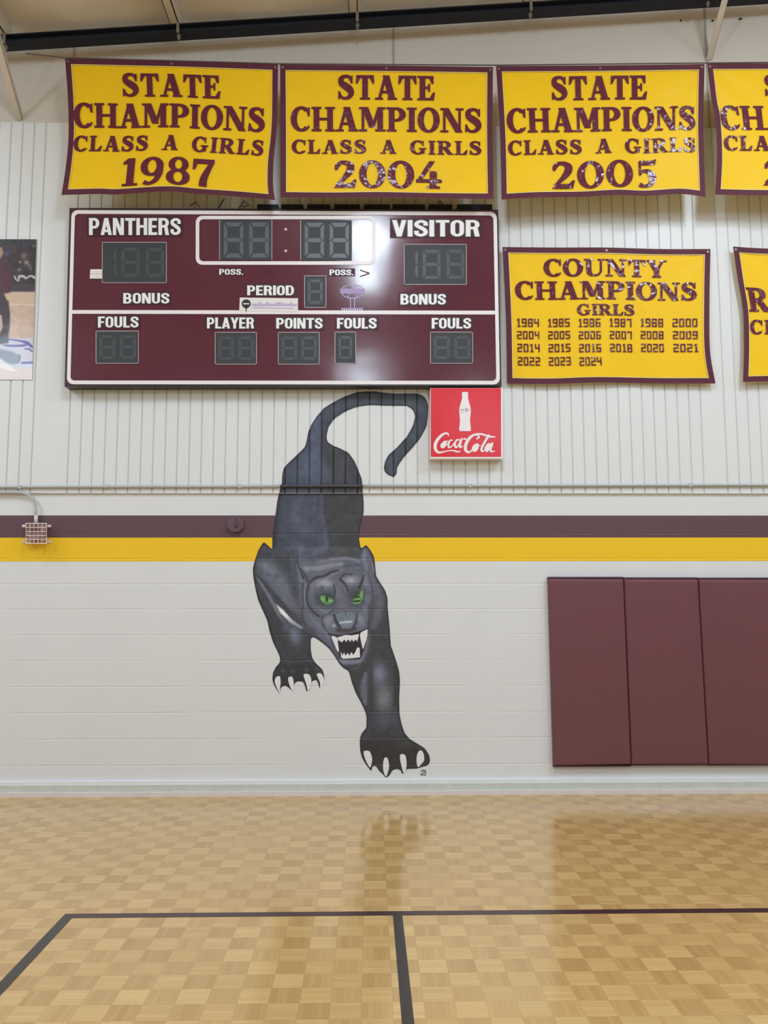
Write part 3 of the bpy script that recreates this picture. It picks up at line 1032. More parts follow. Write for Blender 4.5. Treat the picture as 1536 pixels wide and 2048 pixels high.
def digit_panel(x0, y0, x1, y1, digs, pale=False, rim='all', pad=0.10):
    pan = build(MB().prism([W(x0, y1, SY - 0.006), W(x1, y1, SY - 0.006), W(x1, y0, SY - 0.006), W(x0, y0, SY - 0.006)], 0.004), 'digit_window', M_DIGIT_PANEL, sb, label='dark unlit digit window')
    mb = MB()
    t = 1.1
    if rim == 'all':
        for (a, b, c, d) in ((x0, y0, x1, y0 + t), (x0, y1 - t, x1, y1), (x0, y0, x0 + t, y1), (x1 - t, y0, x1, y1)):
            mb.poly([W(a, d, SY - 0.0068), W(c, d, SY - 0.0068), W(c, b, SY - 0.0068), W(a, b, SY - 0.0068)])
        build(mb, 'window_rim', M_FINE, pan)
    else:
        for (a, b, c, d) in ((x0, y0, x0 + t, y1), (x1 - t, y0, x1, y1)):
            build(MB().poly([W(a, d, SY - 0.0068), W(c, d, SY - 0.0068), W(c, b, SY - 0.0068), W(a, b, SY - 0.0068)]), 'window_rim', M_FINE, pan)
    w, h = x1 - x0, y1 - y0
    for (fx0, fx1, on) in digs:
        mb = MB()
        for k in on:
            mb.poly([W(x0 + w * (fx0 + (fx1 - fx0) * a), y1 - h * (pad + (1 - 2 * pad) * b), SY - 0.0072) for a, b in SEGS[k]])
        build(mb, 'digit', M_SEG_PALE if pale else M_SEG, pan)


ALL = 'abcdefg'
two = [(.06, .48, ALL), (.54, .96, ALL)]
digit_panel(204, 484, 333.5, 566, [(-.04, .24, 'bc'), (.28, .60, ALL), (.66, .98, ALL)], pad=.14)
digit_panel(808, 488, 933.5, 569.5, [(-.04, .24, 'bc'), (.28, .60, ALL), (.66, .98, ALL)], pad=.14)
digit_panel(438.5, 440, 544.3, 520, two, True, 'sides', .06)
digit_panel(600.7, 440.5, 704.5, 520.4, two, True, 'sides', .06)
digit_panel(608.5, 551, 652.5, 615.5, [(.12, .88, ALL)], pad=.12)
digit_panel(191.5, 661.5, 277.4, 727, two, pad=.14)
digit_panel(429.8, 664, 513.4, 729, two, pad=.14)
digit_panel(556, 664, 639, 729, two, pad=.14)
digit_panel(669.5, 663.5, 712, 727, [(.14, .86, ALL)], pad=.14)
digit_panel(860.5, 663.5, 946, 727, two, pad=.14)
for cy in (458.6, 501.6):
    mb = MB()
    c = W(571.4, cy, SY - 0.004)
    mb.poly([(c[0] + .012 * math.cos(a), c[1], c[2] + .012 * math.sin(a)) for a in [2 * math.pi * k / 14 for k in range(14)]])
    build(mb, 'colon_light', M_FINE, sb)

caps = [('PANTHERS', 178, 362, 436, 470), ('VISITOR', 784, 960.4, 440, 473), ('BONUS', 246.5, 339, 586, 607), ('BONUS', 801, 892, 588, 609), ('PERIOD', 494.5, 588.5, 571, 590.4),
        ('FOULS', 196, 277.4, 633, 655), ('PLAYER', 414, 508.5, 635, 657), ('POINTS', 552.5, 645.5, 636, 657), ('FOULS', 674, 753.5, 636, 657), ('FOULS', 863.5, 942.5, 636, 657),
        ('POSS.', 438.5, 487, 538, 549.5), ('POSS.', 659, 707.5, 539, 550.5)]
for (t_, xa, xb, ya, yb) in caps:
    m = 4.0 if yb - ya > 15 else 2.5
    pl = build(MB().prism([W(xa - m, yb + m * .8, SY - 0.0035), W(xb + m, yb + m * .8, SY - 0.0035), W(xb + m, ya - m * .8, SY - 0.0035), W(xa - m, ya - m * .8, SY - 0.0035)], 0.0012), 'caption_plate', M_BOARD_MATT, sb)
    polys = text_polys(t_, SANS, SANS_GAP)
    # dark outline behind the letters
    mb = MB()
    g = 1.9 if yb - ya > 15 else 1.0
    gx_, gy_ = g / (xb - xa), g / (yb - ya)
    fat = [[(a + ox * gx_, b + oy * gy_) for a, b in p_] for p_ in polys for (ox, oy) in ((1, 0), (-1, 0), (0, 1), (0, -1), (.7, .7), (-.7, .7), (.7, -.7), (-.7, -.7))]
    add_text(mb, fat, lambda a, b: W(xa + (xb - xa) * a, yb - (yb - ya) * b, SY - 0.0046))
    build(mb, 'caption_outline', M_CAPTION_OUTLINE, pl)
    build(add_text(MB(), polys, lambda a, b: W(xa + (xb - xa) * a, yb - (yb - ya) * b, SY - 0.0058)), 'caption', M_CAPTION, pl, label='white caption lettering')

# tag, sticker, maker's mark, possession arrow
build(MB().prism([W(a, b, SY - 0.012) for a, b in ((179.5, 557), (204, 557), (204, 538.5), (180.5, 538.5))], 0.011), 'plastic_tag', M_TAG, sb, label='small white tag beside the left score window')
build(MB().prism([W(181, 548.6, SY - 0.0125), W(203, 548.6, SY - 0.0125), W(203, 547.4, SY - 0.0125), W(181, 547.4, SY - 0.0125)], 0.001), 'tag_slot', M_FINE, sb)
st = build(MB().prism([W(a, b, SY - 0.0075) for a, b in ((478.5, 622), (596, 624), (596, 596.5), (479.5, 595))], 0.002), 'sponsor_sticker', M_TAG, sb, label='white sticker with a black round emblem and purple script')
mb = MB()
c = W(492.5, 607.5, SY - 0.0082)
mb.poly([(c[0] + .036 * math.cos(a), c[1], c[2] + .036 * math.sin(a)) for a in [2 * math.pi * k / 22 for k in range(22)]])
mb.poly([W(490.5, 614, SY - .0082), W(492.2, 626, SY - .0082), W(494.5, 614, SY - .0082)])
build(mb, 'emblem', M_BLACK, st)
mb = MB()
mb.poly([W(486.5, 608.6, SY - .0088), W(498.5, 608.6, SY - .0088), W(498.5, 606.4, SY - .0088), W(486.5, 606.4, SY - .0088)])
build(mb, 'emblem_band', M_TRIM, st)
mb = MB()
xq = 504.0
r2 = random.Random(3)
scr = []
while xq < 591:
    h = r2.choice([4.5, 5, 6, 8.5])
    scr += S([(xq, 612.5, 1.4), (xq + 1.5, 612.5 - h, 1.5), (xq + 3.2, 611, 1.4), (xq + 4.6, 612, 1.2)], 3)
    xq += 4.8
add_strokes(mb, scr, lambda a, b: W(a, b, SY - .0085))
mb.poly([W(506, 616.4, SY - .0085), W(588, 617.6, SY - .0085), W(588, 616.2, SY - .0085), W(506, 615, SY - .0085)])
build(mb, 'script_print', M_PURPLE, st)
mk = MB()
ring = S([(683, 582, 1.6), (688, 573, 1.6), (705, 569.5, 1.6), (722, 573, 1.6), (727, 582, 1.6), (722, 592, 1.6), (705, 596.5, 1.6), (688, 592, 1.6), (683, 582, 1.6)], 5)
ring += S([(690, 575, 1.2), (699, 582, 1.2), (699, 590, 1.2)], 4) + S([(720, 575, 1.2), (711, 582, 1.2), (711, 590, 1.2)], 4) + S([(705, 570, 1.2), (705, 577, 1.2)])
ring += S([(700.8, 596, 1.3), (700.8, 618, 1.3)]) + S([(709, 596, 1.3), (709, 618, 1.3)]) + S([(694, 590, 1.2), (701, 600, 1.2)]) + S([(716, 590, 1.2), (709, 600, 1.2)])
xq = 683.0
while xq < 726:
    ring.append([(xq, 621), (xq + 3, 621), (xq + 3, 616), (xq, 616)])
    xq += 4.4
add_strokes(mk, ring, lambda a, b: W(a, b, SY - .004))
mkk = build(mk, 'maker_emblem', M_LILAC, sb, label='small lilac ball-and-post emblem')
mb = MB()
mb.poly([W(a, b, SY - .0046) for a, b in ((681, 587.5), (729, 587.5), (730, 577.5), (680, 577.5))])
build(mb, 'emblem_band', M_PURPLE, mkk)
mb = MB()
for (x0, x1) in ((720, 739), (545, 528)):
    pts = S([(x0, 540, 2.0), (x1, 546.5, 2.0)], 3) + S([(x1, 546.5, 2.0), (x0, 553, 2.0)], 3)
    add_strokes(mb, pts, lambda a, b: W(a, b, SY - .004))
build(mb, 'possession_arrow', M_BOARD_MATT, sb)
# hangers along the top edge
mb = MB()
for (xa, xb) in ((514, 556), (562, 606), (614, 660), (668, 720), (728, 780), (786, 850), (858, 905), (915, 985)):
    a, b = W(xa, 416, -0.11), W(xb, 407.5, -0.11)
    mb.box(a[0], b[0], -0.10, -0.03, a[2] - 0.01, b[2])
build(mb, 'mounting_rail', M_STEEL_DARK, sb, label='dark steel mounting rail along the top edge')
for pts in ([(380, 412), (392, 404), (398, 413)], [(436, 418), (444, 404), (448, 398)], [(478, 417), (488, 402), (498, 410), (486, 414)], [(872, 412), (880, 402), (888, 410)], [(878, 402), (890, 412)]):
    mb = MB().tube([W(a, b, -0.10) for a, b in pts], 0.006, 6)
    build(mb, 'cable_tie', M_ROPE, sb)

# ------------------------------------------------------------------ red drinks sign
CY = -0.118


def ck(p_):      # sign layout taken at 7.68 times
    return p_[0] / 7.68 + 840, p_[1] / 7.68 + 760


sg = empty('drink_sign', W(932, 920, CY), 'square red soft drink sign with white bottle and script, hung below the scoreboard', 'sign')
build(MB().prism([W(*ck(p_), CY) for p_ in ((158, 1206), (1272, 1206), (1270, 122), (158, 122))], 0.094), 'panel', M_PINK_WHITE, sg, label='white sign edge')
build(MB().poly([W(*ck(p_), CY - .0015) for p_ in ((166, 1180), (1246, 1180), (1244, 124), (166, 124))]), 'red_face', M_RED, sg, label='red sign face')
hw = [(185, 47), (230, 46), (290, 48), (340, 62), (390, 76), (430, 86), (480, 90), (540, 84), (590, 79), (640, 78), (690, 83), (740, 90), (785, 84)]
sm = catmull(hw, 5)
mb = MB()
for (ya, wa), (yb, wb) in zip(sm[:-1], sm[1:]):
    mb.poly([W(*ck(p_), CY - .003) for p_ in ((692 - wb, yb), (692 + wb, yb), (692 + wa, ya), (692 - wa, ya))])
bot = build(mb, 'bottle', M_PINK_WHITE, sg, label='white bottle shape')
mb = MB()
for (x0, x1, y0, y1) in ((612, 680, 448, 468), (696, 730, 430, 490), (740, 772, 448, 466), (612, 676, 492, 502)):
    mb.poly([W(*ck(p_), CY - .0038) for p_ in ((x0, y1), (x1, y1), (x1, y0), (x0, y0))])
build(mb, 'bottle_print', M_GREY_PRINT, bot)
script = [
    [(438, 858, 20), (425, 822, 26), (370, 826, 34), (300, 880, 44), (242, 968, 50), (236, 1060, 46), (285, 1112, 34), (360, 1104, 22), (440, 1086, 16), (520, 1084, 20), (560, 1100, 26), (625, 1098, 12)],
    [(372, 950, 22), (330, 1000, 34), (345, 1040, 24), (390, 1005, 26), (398, 945, 22), (365, 945, 18)],
    [(398, 945, 12), (440, 940, 14)],
    [(500, 930, 22), (470, 925, 20), (435, 985, 34), (450, 1038, 24), (500, 1005, 18), (530, 960, 16)],
    [(610, 925, 24), (565, 920, 22), (535, 985, 34), (550, 1038, 24), (595, 995, 22), (640, 900, 26), (612, 1000, 34), (620, 1038, 22), (655, 1010, 14)],
    [(660, 905, 26), (712, 905, 26)],
    [(865, 905, 22), (905, 880, 26), (880, 842, 26), (820, 848, 32), (750, 905, 44), (705, 990, 50), (700, 1070, 46), (745, 1110, 32), (800, 1075, 18), (830, 1030, 14)],
    [(750, 880, 14), (820, 840, 22), (920, 828, 28), (1010, 850, 30), (1090, 872, 28), (1160, 872, 14)],
    [(860, 985, 22), (815, 1040, 36), (830, 1095, 26), (880, 1060, 28), (890, 990, 22), (855, 985, 18)],
    [(890, 995, 12), (930, 1010, 12)],
    [(935, 1080, 22), (975, 990, 26), (1040, 890, 24), (1062, 850, 18), (1040, 860, 20), (985, 965, 30), (945, 1060, 34), (960, 1100, 22), (1000, 1065, 14)],
    [(1090, 985, 24), (1045, 985, 22), (1010, 1045, 34), (1025, 1098, 24), (1065, 1055, 22), (1115, 965, 26), (1085, 1060, 34), (1095, 1100, 24), (1150, 1090, 14)],
]
mb = MB()
add_strokes(mb, [q for stq in script for q in S(stq, 6)], lambda a, b: W(*ck((a, b)), CY - .003))
build(mb, 'script_lettering', M_PINK_WHITE, sg, label='white flowing script')


# ------------------------------------------------------------------ painting with soft strokes
class Paint:
    """colours painted on a cloud of points given in the photograph's pixels"""
    def __init__(s, pts, base):
        s.p = np.asarray(pts, float)
        s.c = np.tile(np.array(base, float), (len(s.p), 1))

    def _mix(s, idx, col, al):
        al = np.clip(al, 0, 1)[:, None]
        s.c[idx] = s.c[idx] * (1 - al) + np.array(col, float) * al

    def stroke(s, pts, col, a=1.0, soft=0.5, tr=None, k=1.0):
        q = np.array([(p_[0], p_[1], p_[2] if len(p_) > 2 else 10) for p_ in pts], float)
        if tr:
            q = np.array([(*tr((p_[0], p_[1])), p_[2] * k) for p_ in q])
        q = catmull(q, 6) if len(q) > 2 else q
        m = q[:, 2].max() * (1 + soft)
        box = (s.p[:, 0] > q[:, 0].min() - m) & (s.p[:, 0] < q[:, 0].max() + m) & (s.p[:, 1] > q[:, 1].min() - m) & (s.p[:, 1] < q[:, 1].max() + m)
        idx = np.nonzero(box)[0]
        if not len(idx):
            return
        X = s.p[idx]
        best = np.full(len(idx), 1e9)
        for i in range(len(q) - 1):
            a0, b0 = q[i, :2], q[i + 1, :2]
            d = b0 - a0
            t = np.clip(((X - a0) @ d) / (d @ d + 1e-9), 0, 1)
            dist = np.linalg.norm(X - (a0 + t[:, None] * d), axis=1)
            r = np.maximum(0.3, (q[i, 2] + (q[i + 1, 2] - q[i, 2]) * t) / 2)
            best = np.minimum(best, dist / r)
        t = np.clip((1 + soft - best) / (2 * soft + 1e-6), 0, 1)
        s._mix(idx, col, a * t * t * (3 - 2 * t))

    def blob(s, c, rx, ry, col, a=1.0, rot=0.0, tr=None, k=1.0, power=1.0):
        c = tr(c) if tr else c
        rx, ry = rx * k, ry * k
        d = s.p - np.array(c)
        cs, sn = math.cos(rot), math.sin(rot)
        e = ((d[:, 0] * cs + d[:, 1] * sn) / rx) ** 2 + ((-d[:, 0] * sn + d[:, 1] * cs) / ry) ** 2
        idx = np.nonzero(e < 4)[0]
        s._mix(idx, col, a * np.exp(-1.6 * e[idx] ** power))

    def poly(s, pts, col, a=1.0, soft=2.0, tr=None):
        q = np.array([tr(p_) if tr else p_ for p_ in pts], float)
        X = s.p
        box = (X[:, 0] > q[:, 0].min() - soft) & (X[:, 0] < q[:, 0].max() + soft) & (X[:, 1] > q[:, 1].min() - soft) & (X[:, 1] < q[:, 1].max() + soft)
        idx = np.nonzero(box)[0]
        if not len(idx):
            return
        X = X[idx]
        ins = inside(X, q)
        best = np.full(len(idx), 1e9)
        for i in range(len(q)):
            a0, b0 = q[i], q[(i + 1) % len(q)]
            d = b0 - a0
            t = np.clip(((X - a0) @ d) / (d @ d + 1e-9), 0, 1)
            best = np.minimum(best, np.linalg.norm(X - (a0 + t[:, None] * d), axis=1))
        sd = np.where(ins, best, -best)
        t = np.clip((sd + soft) / (2 * soft), 0, 1)
        s._mix(idx, col, a * t)

    def mottle(s, scale, amount, seed=0):
        r = np.random.default_rng(seed)
        G = r.random((80, 80))
        x_, y_ = s.p[:, 0] / scale, s.p[:, 1] / scale
        ix, iy = np.floor(x_).astype(int), np.floor(y_).astype(int)
        fx, fy = x_ - ix, y_ - iy
        fx, fy = fx * fx * (3 - 2 * fx), fy * fy * (3 - 2 * fy)
        g = lambda a, b: G[a % 80, b % 80]
        v = (g(ix, iy) * (1 - fx) + g(ix + 1, iy) * fx) * (1 - fy) + (g(ix, iy + 1) * (1 - fx) + g(ix + 1, iy + 1) * fx) * fy
        s.c *= (1 + amount * (v - 0.5) * 2)[:, None]

    def albedo(s):
        c = np.clip(lin(np.clip(s.c, 0, 255)) / LIT, 0, 0.9)
        return np.concatenate([c, np.ones((len(c), 1))], 1)


def inside(X, q):
    ins = np.zeros(len(X), bool)
    n = len(q)
    for i in range(n):
        x1, y1 = q[i]
        x2, y2 = q[(i + 1) % n]
        if y1 == y2:
            continue
        c = ((y1 > X[:, 1]) != (y2 > X[:, 1])) & (X[:, 0] < (x2 - x1) * (X[:, 1] - y1) / (y2 - y1) + x1)
        ins ^= c
    return ins


def set_paint(o, cols):
    at_ = o.data.color_attributes.new('paint', 'FLOAT_COLOR', 'POINT')
    at_.data.foreach_set('color', np.asarray(cols, np.float32).ravel())


# ------------------------------------------------------------------ the panther painted on the wall
Z1 = lambda p_: (540 + p_[0] / 4.267, 760 + p_[1] / 4.267)
Z2 = lambda p_: (490 + p_[0] / 4.8, 1060 + p_[1] / 4.8)
Z3 = lambda p_: (640 + p_[0] / 5.908, 1280 + p_[1] / 5.908)
Z4 = lambda p_: (580 + p_[0] / 7.315, 1080 + p_[1] / 7.315)
o1 = [(1060, 830), (1085, 790), (1080, 760), (1100, 720), (1150, 650), (1215, 580), (1280, 500), (1335, 400), (1345, 330), (1352, 220), (1335, 165), (1300, 130), (1250, 115), (1100, 118), (1000, 112),
      (900, 98), (830, 97), (740, 105), (640, 140), (550, 185), (460, 240), (400, 310), (350, 385), (325, 450), (315, 510), (300, 570), (230, 640), (150, 715), (118, 750), (105, 810), (100, 890),
      (75, 970), (60, 1050), (50, 1130), (35, 1230), (20, 1340)]
o2 = [(262, 70), (262, 188), (222, 150), (180, 112), (130, 190), (95, 290), (75, 370), (80, 450), (100, 560), (125, 670), (170, 770), (215, 870), (235, 970), (270, 1080), (310, 1160), (340, 1230), (335, 1275), (300, 1310),
      (268, 1370), (262, 1440), (285, 1500), (340, 1582), (336, 1515), (390, 1488), (440, 1532), (465, 1552), (468, 1480), (500, 1450), (560, 1455), (580, 1510), (590, 1556), (625, 1535), (640, 1450),
      (690, 1435), (702, 1475), (722, 1532), (755, 1480), (763, 1410), (745, 1340), (680, 1280), (645, 1230), (630, 1140), (632, 1030), (660, 1025), (740, 1080), (810, 1140), (860, 1210), (910, 1290), (950, 1330), (995, 1350), (1010, 1400)]
o3 = [(370, 480), (420, 620), (480, 730), (530, 830), (550, 900), (548, 1040), (500, 1090), (475, 1140), (470, 1200), (475, 1310), (500, 1400), (550, 1480), (607, 1554), (620, 1482), (660, 1480), (700, 1550), (740, 1580), (780, 1632),
      (830, 1590), (850, 1540), (900, 1520), (950, 1530), (975, 1592), (1005, 1532), (1040, 1520), (1140, 1520), (1200, 1500), (1280, 1480), (1302, 1430), (1290, 1360), (1240, 1280), (1160, 1230), (1060, 1170), (1000, 1100),
      (965, 1000), (940, 880), (935, 700), (945, 480), (935, 370), (900, 250), (850, 100)]
o4 = [(1400, 1120), (1390, 950), (1370, 750), (1368, 650), (1345, 580), (1300, 510), (1258, 440), (1248, 330), (1240, 260), (1210, 200), (1160, 138), (1125, 178), (1108, 172), (1092, 60)]
o5 = [(775, 1230), (800, 1130), (800, 1050), (790, 930), (785, 850), (750, 760), (720, 690), (670, 620), (600, 585), (540, 560), (490, 530), (482, 480), (500, 400), (550, 330), (640, 270), (740, 230), (850, 215), (1000, 220), (1170, 222),
      (1220, 255), (1240, 310), (1220, 390), (1170, 480), (1080, 580), (1010, 640), (980, 700), (970, 760), (990, 800), (1030, 820)]
outline = [Z1(p_) for p_ in o1] + [Z2(p_) for p_ in o2] + [Z3(p_) for p_ in o3] + [Z2(p_) for p_ in o4] + [Z1(p_) for p_ in o5]
oc = np.array(outline)
# round the outline a little, keep its points
fine = []
n = len(oc)
for i in range(n):
    p0, p1, p2, p3 = oc[(i - 1) % n], oc[i], oc[(i + 1) % n], oc[(i + 2) % n]
    L_ = np.linalg.norm(p2 - p1)
    m = max(1, int(L_ / 3.5))
    for k in range(m):
        t = k / m
        fine.append(p1 + (p2 - p1) * t)
fine = np.array(fine)
sm_ = fine.copy()
for _ in range(1):
    sm_ = 0.25 * np.roll(sm_, 1, 0) + 0.5 * sm_ + 0.25 * np.roll(sm_, -1, 0)
fine = sm_
outX = []
for (a, b) in fine:
    q = W(a, b, 0.0)
    if q[2] > PANEL_Z0:
        q = W(a, b, -0.02)
    outX.append((q[0], q[2]))
outX = np.array(outX)

cand = []
zmin, zmax = outX[:, 1].min(), outX[:, 1].max()
xmin, xmax = outX[:, 0].min(), outX[:, 0].max()
gcols = sorted([g for r in ribs if xmin - .1 < r < xmax + .1 for g in (r - GW, r - .001, r + .001, r + GW)])
cols = list(gcols)
for a, b in zip(gcols[:-1], gcols[1:]):
    if b - a > 0.02:
        k = int((b - a) / 0.0085)
        cols += [a + (b - a) * i / k for i in range(1, k)]
for z_ in np.arange(PANEL_Z0 + 0.004, zmax, 0.011):
    cand += [(c_, z_) for c_ in cols]


def zone(p0, p1, stepm, lo=-9, hi=PANEL_Z0 - 0.002):
    a, b = W(*p0), W(*p1)
    xs_ = np.arange(a[0], b[0], stepm)
    zs_ = np.arange(max(b[2], lo), min(a[2], hi), stepm)
    g = np.array([(x_ + (stepm / 2 if j % 2 else 0), z_) for j, z_ in enumerate(zs_) for x_ in xs_])
    return g, (a[0], b[0], b[2], a[2])


head_g, hb_ = zone((596, 1098), (768, 1345), 0.0042)
paw_g, pb1 = zone((540, 1320), (655, 1392), 0.005)
paw2_g, pb2 = zone((712, 1450), (866, 1560), 0.005)
gen_g, gb = zone((500, 960), (870, 1560), 0.0085)
keep = np.ones(len(gen_g), bool)
for bx in (hb_, pb1, pb2):
    keep &= ~((gen_g[:, 0] > bx[0]) & (gen_g[:, 0] < bx[1]) & (gen_g[:, 1] > bx[2]) & (gen_g[:, 1] < bx[3]))
cand = np.concatenate([np.array(cand), head_g, paw_g, paw2_g, gen_g[keep]])
ins = inside(cand, outX)
cand = cand[ins]
# keep the inner points a little off the outline
near = np.full(len(cand), 1e9)
for i in range(0, len(outX)):
    near = np.minimum(near, (cand[:, 0] - outX[i, 0]) ** 2 + (cand[:, 1] - outX[i, 1]) ** 2)
cand = cand[near > 0.003 ** 2]
nb = len(outX)
allp = [Vector((float(a), float(b))) for a, b in outX] + [Vector((float(a), float(b))) for a, b in cand]
res = delaunay_2d_cdt(allp, [(i, (i + 1) % nb) for i in range(nb)], [], 1, 1e-6)
pv = np.array([(v[0], v[1]) for v in res[0]])
tris = [tuple(f_) for f_ in res[2]]
V3 = [(float(a), wall_y(a, b) - 0.0022, float(b)) for a, b in pv]
mb = MB()
mb.v = V3
fixed = []
for f_ in tris:
    a, b, c = (pv[i] for i in f_[:3])
    s_ = (b[0] - a[0]) * (c[1] - a[1]) - (c[0] - a[0]) * (b[1] - a[1])
    fixed.append(f_ if s_ > 0 else f_[::-1])
mb.f = fixed
mural = tag(build(mb, 'panther_mural', M_MURAL, origin=(W(680, 1556)[0], 0.0, W(680, 1556)[2])),
            'painted mural of a snarling black panther striding down the wall, tail curled up', 'mural')
A3 = np.array(V3) - np.array([0, -DIST, EYE])
Q = A3 @ CM
PXY = np.stack([768 + F_PX * Q[:, 0] / Q[:, 2], 1024 + F_PX * Q[:, 1] / Q[:, 2]], 1)
pt = Paint(PXY, (58, 60, 67))
# torso and tail
pt.poly([(0, 0), (1400, 0), (1400, 900), (1000, 900), (950, 560), (300, 560), (300, 300), (0, 300)], (63, 69, 82), 1, 6, Z1)
pt.stroke([(1060, 800, 60), (1040, 700, 80), (1150, 570, 80), (1250, 440, 80), (1295, 300, 70), (1260, 180, 70), (1100, 168, 70), (850, 158, 70), (650, 205, 70), (500, 290, 90), (400, 400, 110), (380, 520, 110)], (66, 74, 88), .8, .6, Z1, 1 / 4.267)
pt.poly([(20, 1450), (20, 1340), (60, 1000), (100, 880), (105, 800), (300, 580), (480, 540), (440, 1000), (460, 1200), (500, 1460), (300, 1560)], (66, 73, 94), 1, 10, Z1)
pt.stroke([(400, 260, 90), (375, 500, 110), (390, 700, 120)], (80, 88, 120), .75, .9, Z1, 1 / 4.267)
pt.blob((330, 780), 170, 170, (84, 95, 124), .8, 0, Z1, 1 / 4.267)
pt.blob((240, 1080), 110, 160, (80, 88, 112), .7, 0, Z1, 1 / 4.267)
pt.blob((300, 1330), 170, 170, (78, 84, 108), .7, 0, Z1, 1 / 4.267)
pt.poly([(450, 535), (540, 560), (670, 620), (785, 850), (800, 1100), (760, 1340), (760, 1480), (520, 1480), (490, 1200), (450, 1000), (520, 800), (450, 650)], (63, 65, 71), .95, 7, Z1)
pt.poly([(560, 570), (700, 660), (770, 830), (560, 830)], (72, 75, 86), .6, 14, Z1)
pt.blob((490, 800), 60, 90, (82, 94, 122), .5, 0, Z1, 1 / 4.267)
pt.stroke([(440, 980, 30), (440, 1150, 36), (470, 1300, 40), (480, 1420, 40)], (86, 94, 124), .6, .8, Z1, 1 / 4.267)
pt.stroke([(110, 880, 26), (75, 1050, 30), (50, 1250, 30), (40, 1450, 30)], (54, 58, 66), .7, .8, Z1, 1 / 4.267)
for (cx, cy, r, c) in ((200, 1180, 60, (88, 95, 120)), (320, 1290, 50, (92, 98, 122)), (180, 1330, 50, (62, 68, 84)), (390, 1220, 60, (70, 75, 96)), (250, 1420, 60, (86, 92, 116)), (400, 1400, 60, (66, 70, 88)), (150, 1000, 50, (66, 74, 92))):
    pt.blob((cx, cy), r, r * .8, c, .6, 0, Z1, 1 / 4.267)
pt.mottle(9, .07, 1)
pt.mottle(24, .06, 2)
# shoulder and foreleg on the left
k2 = 1 / 4.8
pt.poly([(250, 170), (480, 200), (520, 420), (540, 780), (440, 760), (400, 560), (330, 400)], (58, 62, 70), .9, 8, Z2)
pt.poly([(120, 300), (250, 280), (400, 440), (470, 640), (520, 760), (420, 770), (250, 600), (130, 440)], (80, 86, 102), .95, 9, Z2)
for (cx, cy, rx_, ry_, c) in ((190, 340, 50, 40, (100, 110, 120)), (260, 400, 60, 50, (94, 98, 114)), (230, 250, 40, 40, (46, 56, 60)), (330, 500, 60, 60, (90, 94, 112)), (150, 390, 30, 60, (66, 80, 84)), (380, 600, 50, 70, (84, 88, 104)), (440, 700, 60, 60, (88, 86, 98)), (230, 430, 30, 20, (62, 66, 84)), (310, 440, 26, 18, (66, 68, 86))):
    pt.blob((cx, cy), rx_, ry_, c, .75, 0, Z2, k2)
pt.stroke([(120, 430, 20), (215, 545, 40), (320, 670, 46), (430, 790, 50), (560, 910, 36)], (54, 58, 68), .9, .5, Z2, k2)
pt.stroke([(115, 460, 12), (190, 570, 24), (260, 690, 28), (330, 820, 34), (390, 900, 40)], (98, 102, 116), .85, .6, Z2, k2)
pt.poly([(430, 740), (560, 760), (570, 900), (500, 850)], (84, 80, 92), .8, 6, Z2)
pt.poly([(300, 714), (366, 768), (450, 862), (568, 942), (530, 948), (430, 890), (340, 795)], (188, 190, 196), 1, .8, Z2)
pt.poly([(230, 900), (360, 860), (620, 960), (640, 1240), (340, 1240), (270, 1080)], (54, 57, 63), .9, 12, Z2)
pt.blob((480, 1010), 75, 120, (92, 100, 126), .9, -.15, Z2, k2)
pt.blob((400, 930), 50, 50, (82, 88, 112), .6, 0, Z2, k2)
pt.stroke([(90, 320, 14), (85, 450, 18), (130, 660, 18), (225, 880, 18), (280, 1090, 18), (345, 1240, 18)], (42, 44, 50), .9, .6, Z2, k2)
pt.blob((180, 150), 40, 46, (86, 54, 84), .85, 0, Z2, k2)
pt.poly([(262, 1280), (680, 1280), (765, 1400), (750, 1500), (700, 1440), (560, 1455), (470, 1450), (285, 1500)], (48, 50, 54), .9, 5, Z2)
for cx, cy in ((460, 1360), (360, 1350), (590, 1340), (690, 1330)):
    pt.blob((cx, cy), 26, 24, (72, 76, 90), .8, 0, Z2, k2)
# far shoulder and foreleg on the right
pt.poly([(1180, 420), (1300, 500), (1390, 800), (1420, 1300), (1200, 1330), (1150, 1000), (1220, 700)], (58, 60, 65), .9, 8, Z2)
pt.stroke([(1275, 540, 60), (1290, 680, 90), (1270, 820, 80), (1230, 930, 50)], (84, 84, 98), .85, .8, Z2, k2)
k3 = 1 / 5.908
pt.poly([(340, 330), (930, 250), (950, 500), (930, 900), (550, 900), (400, 560)], (56, 58, 62), .9, 8, Z3)
pt.blob((700, 400), 110, 150, (100, 104, 130), .95, 0, Z3, k3)
pt.blob((755, 690), 120, 210, (102, 102, 116), .95, 0, Z3, k3)
pt.stroke([(540, 400, 40), (515, 540, 80), (525, 680, 70), (540, 760, 30)], (88, 88, 106), .9, .7, Z3, k3)
pt.blob((690, 550), 40, 30, (84, 84, 100), .6, .6, Z3, k3)
pt.stroke([(600, 300, 26), (610, 500, 30), (605, 700, 34), (610, 860, 34)], (52, 55, 60), .7, .7, Z3, k3)
pt.stroke([(885, 330, 40), (900, 500, 50), (890, 760, 50)], (52, 52, 55), .8, .7, Z3, k3)
pt.blob((770, 950), 170, 120, (68, 73, 88), .9, 0, Z3, k3)
pt.poly([(470, 1160), (1050, 1160), (1300, 1360), (1280, 1480), (1040, 1520), (850, 1530), (640, 1480), (500, 1400)], (50, 48, 50), .9, 8, Z3)
pt.blob((1000, 1230), 120, 60, (60, 64, 66), .8, 0, Z3, k3)
pt.blob((540, 1150), 60, 60, (62, 66, 70), .7, 0, Z3, k3)
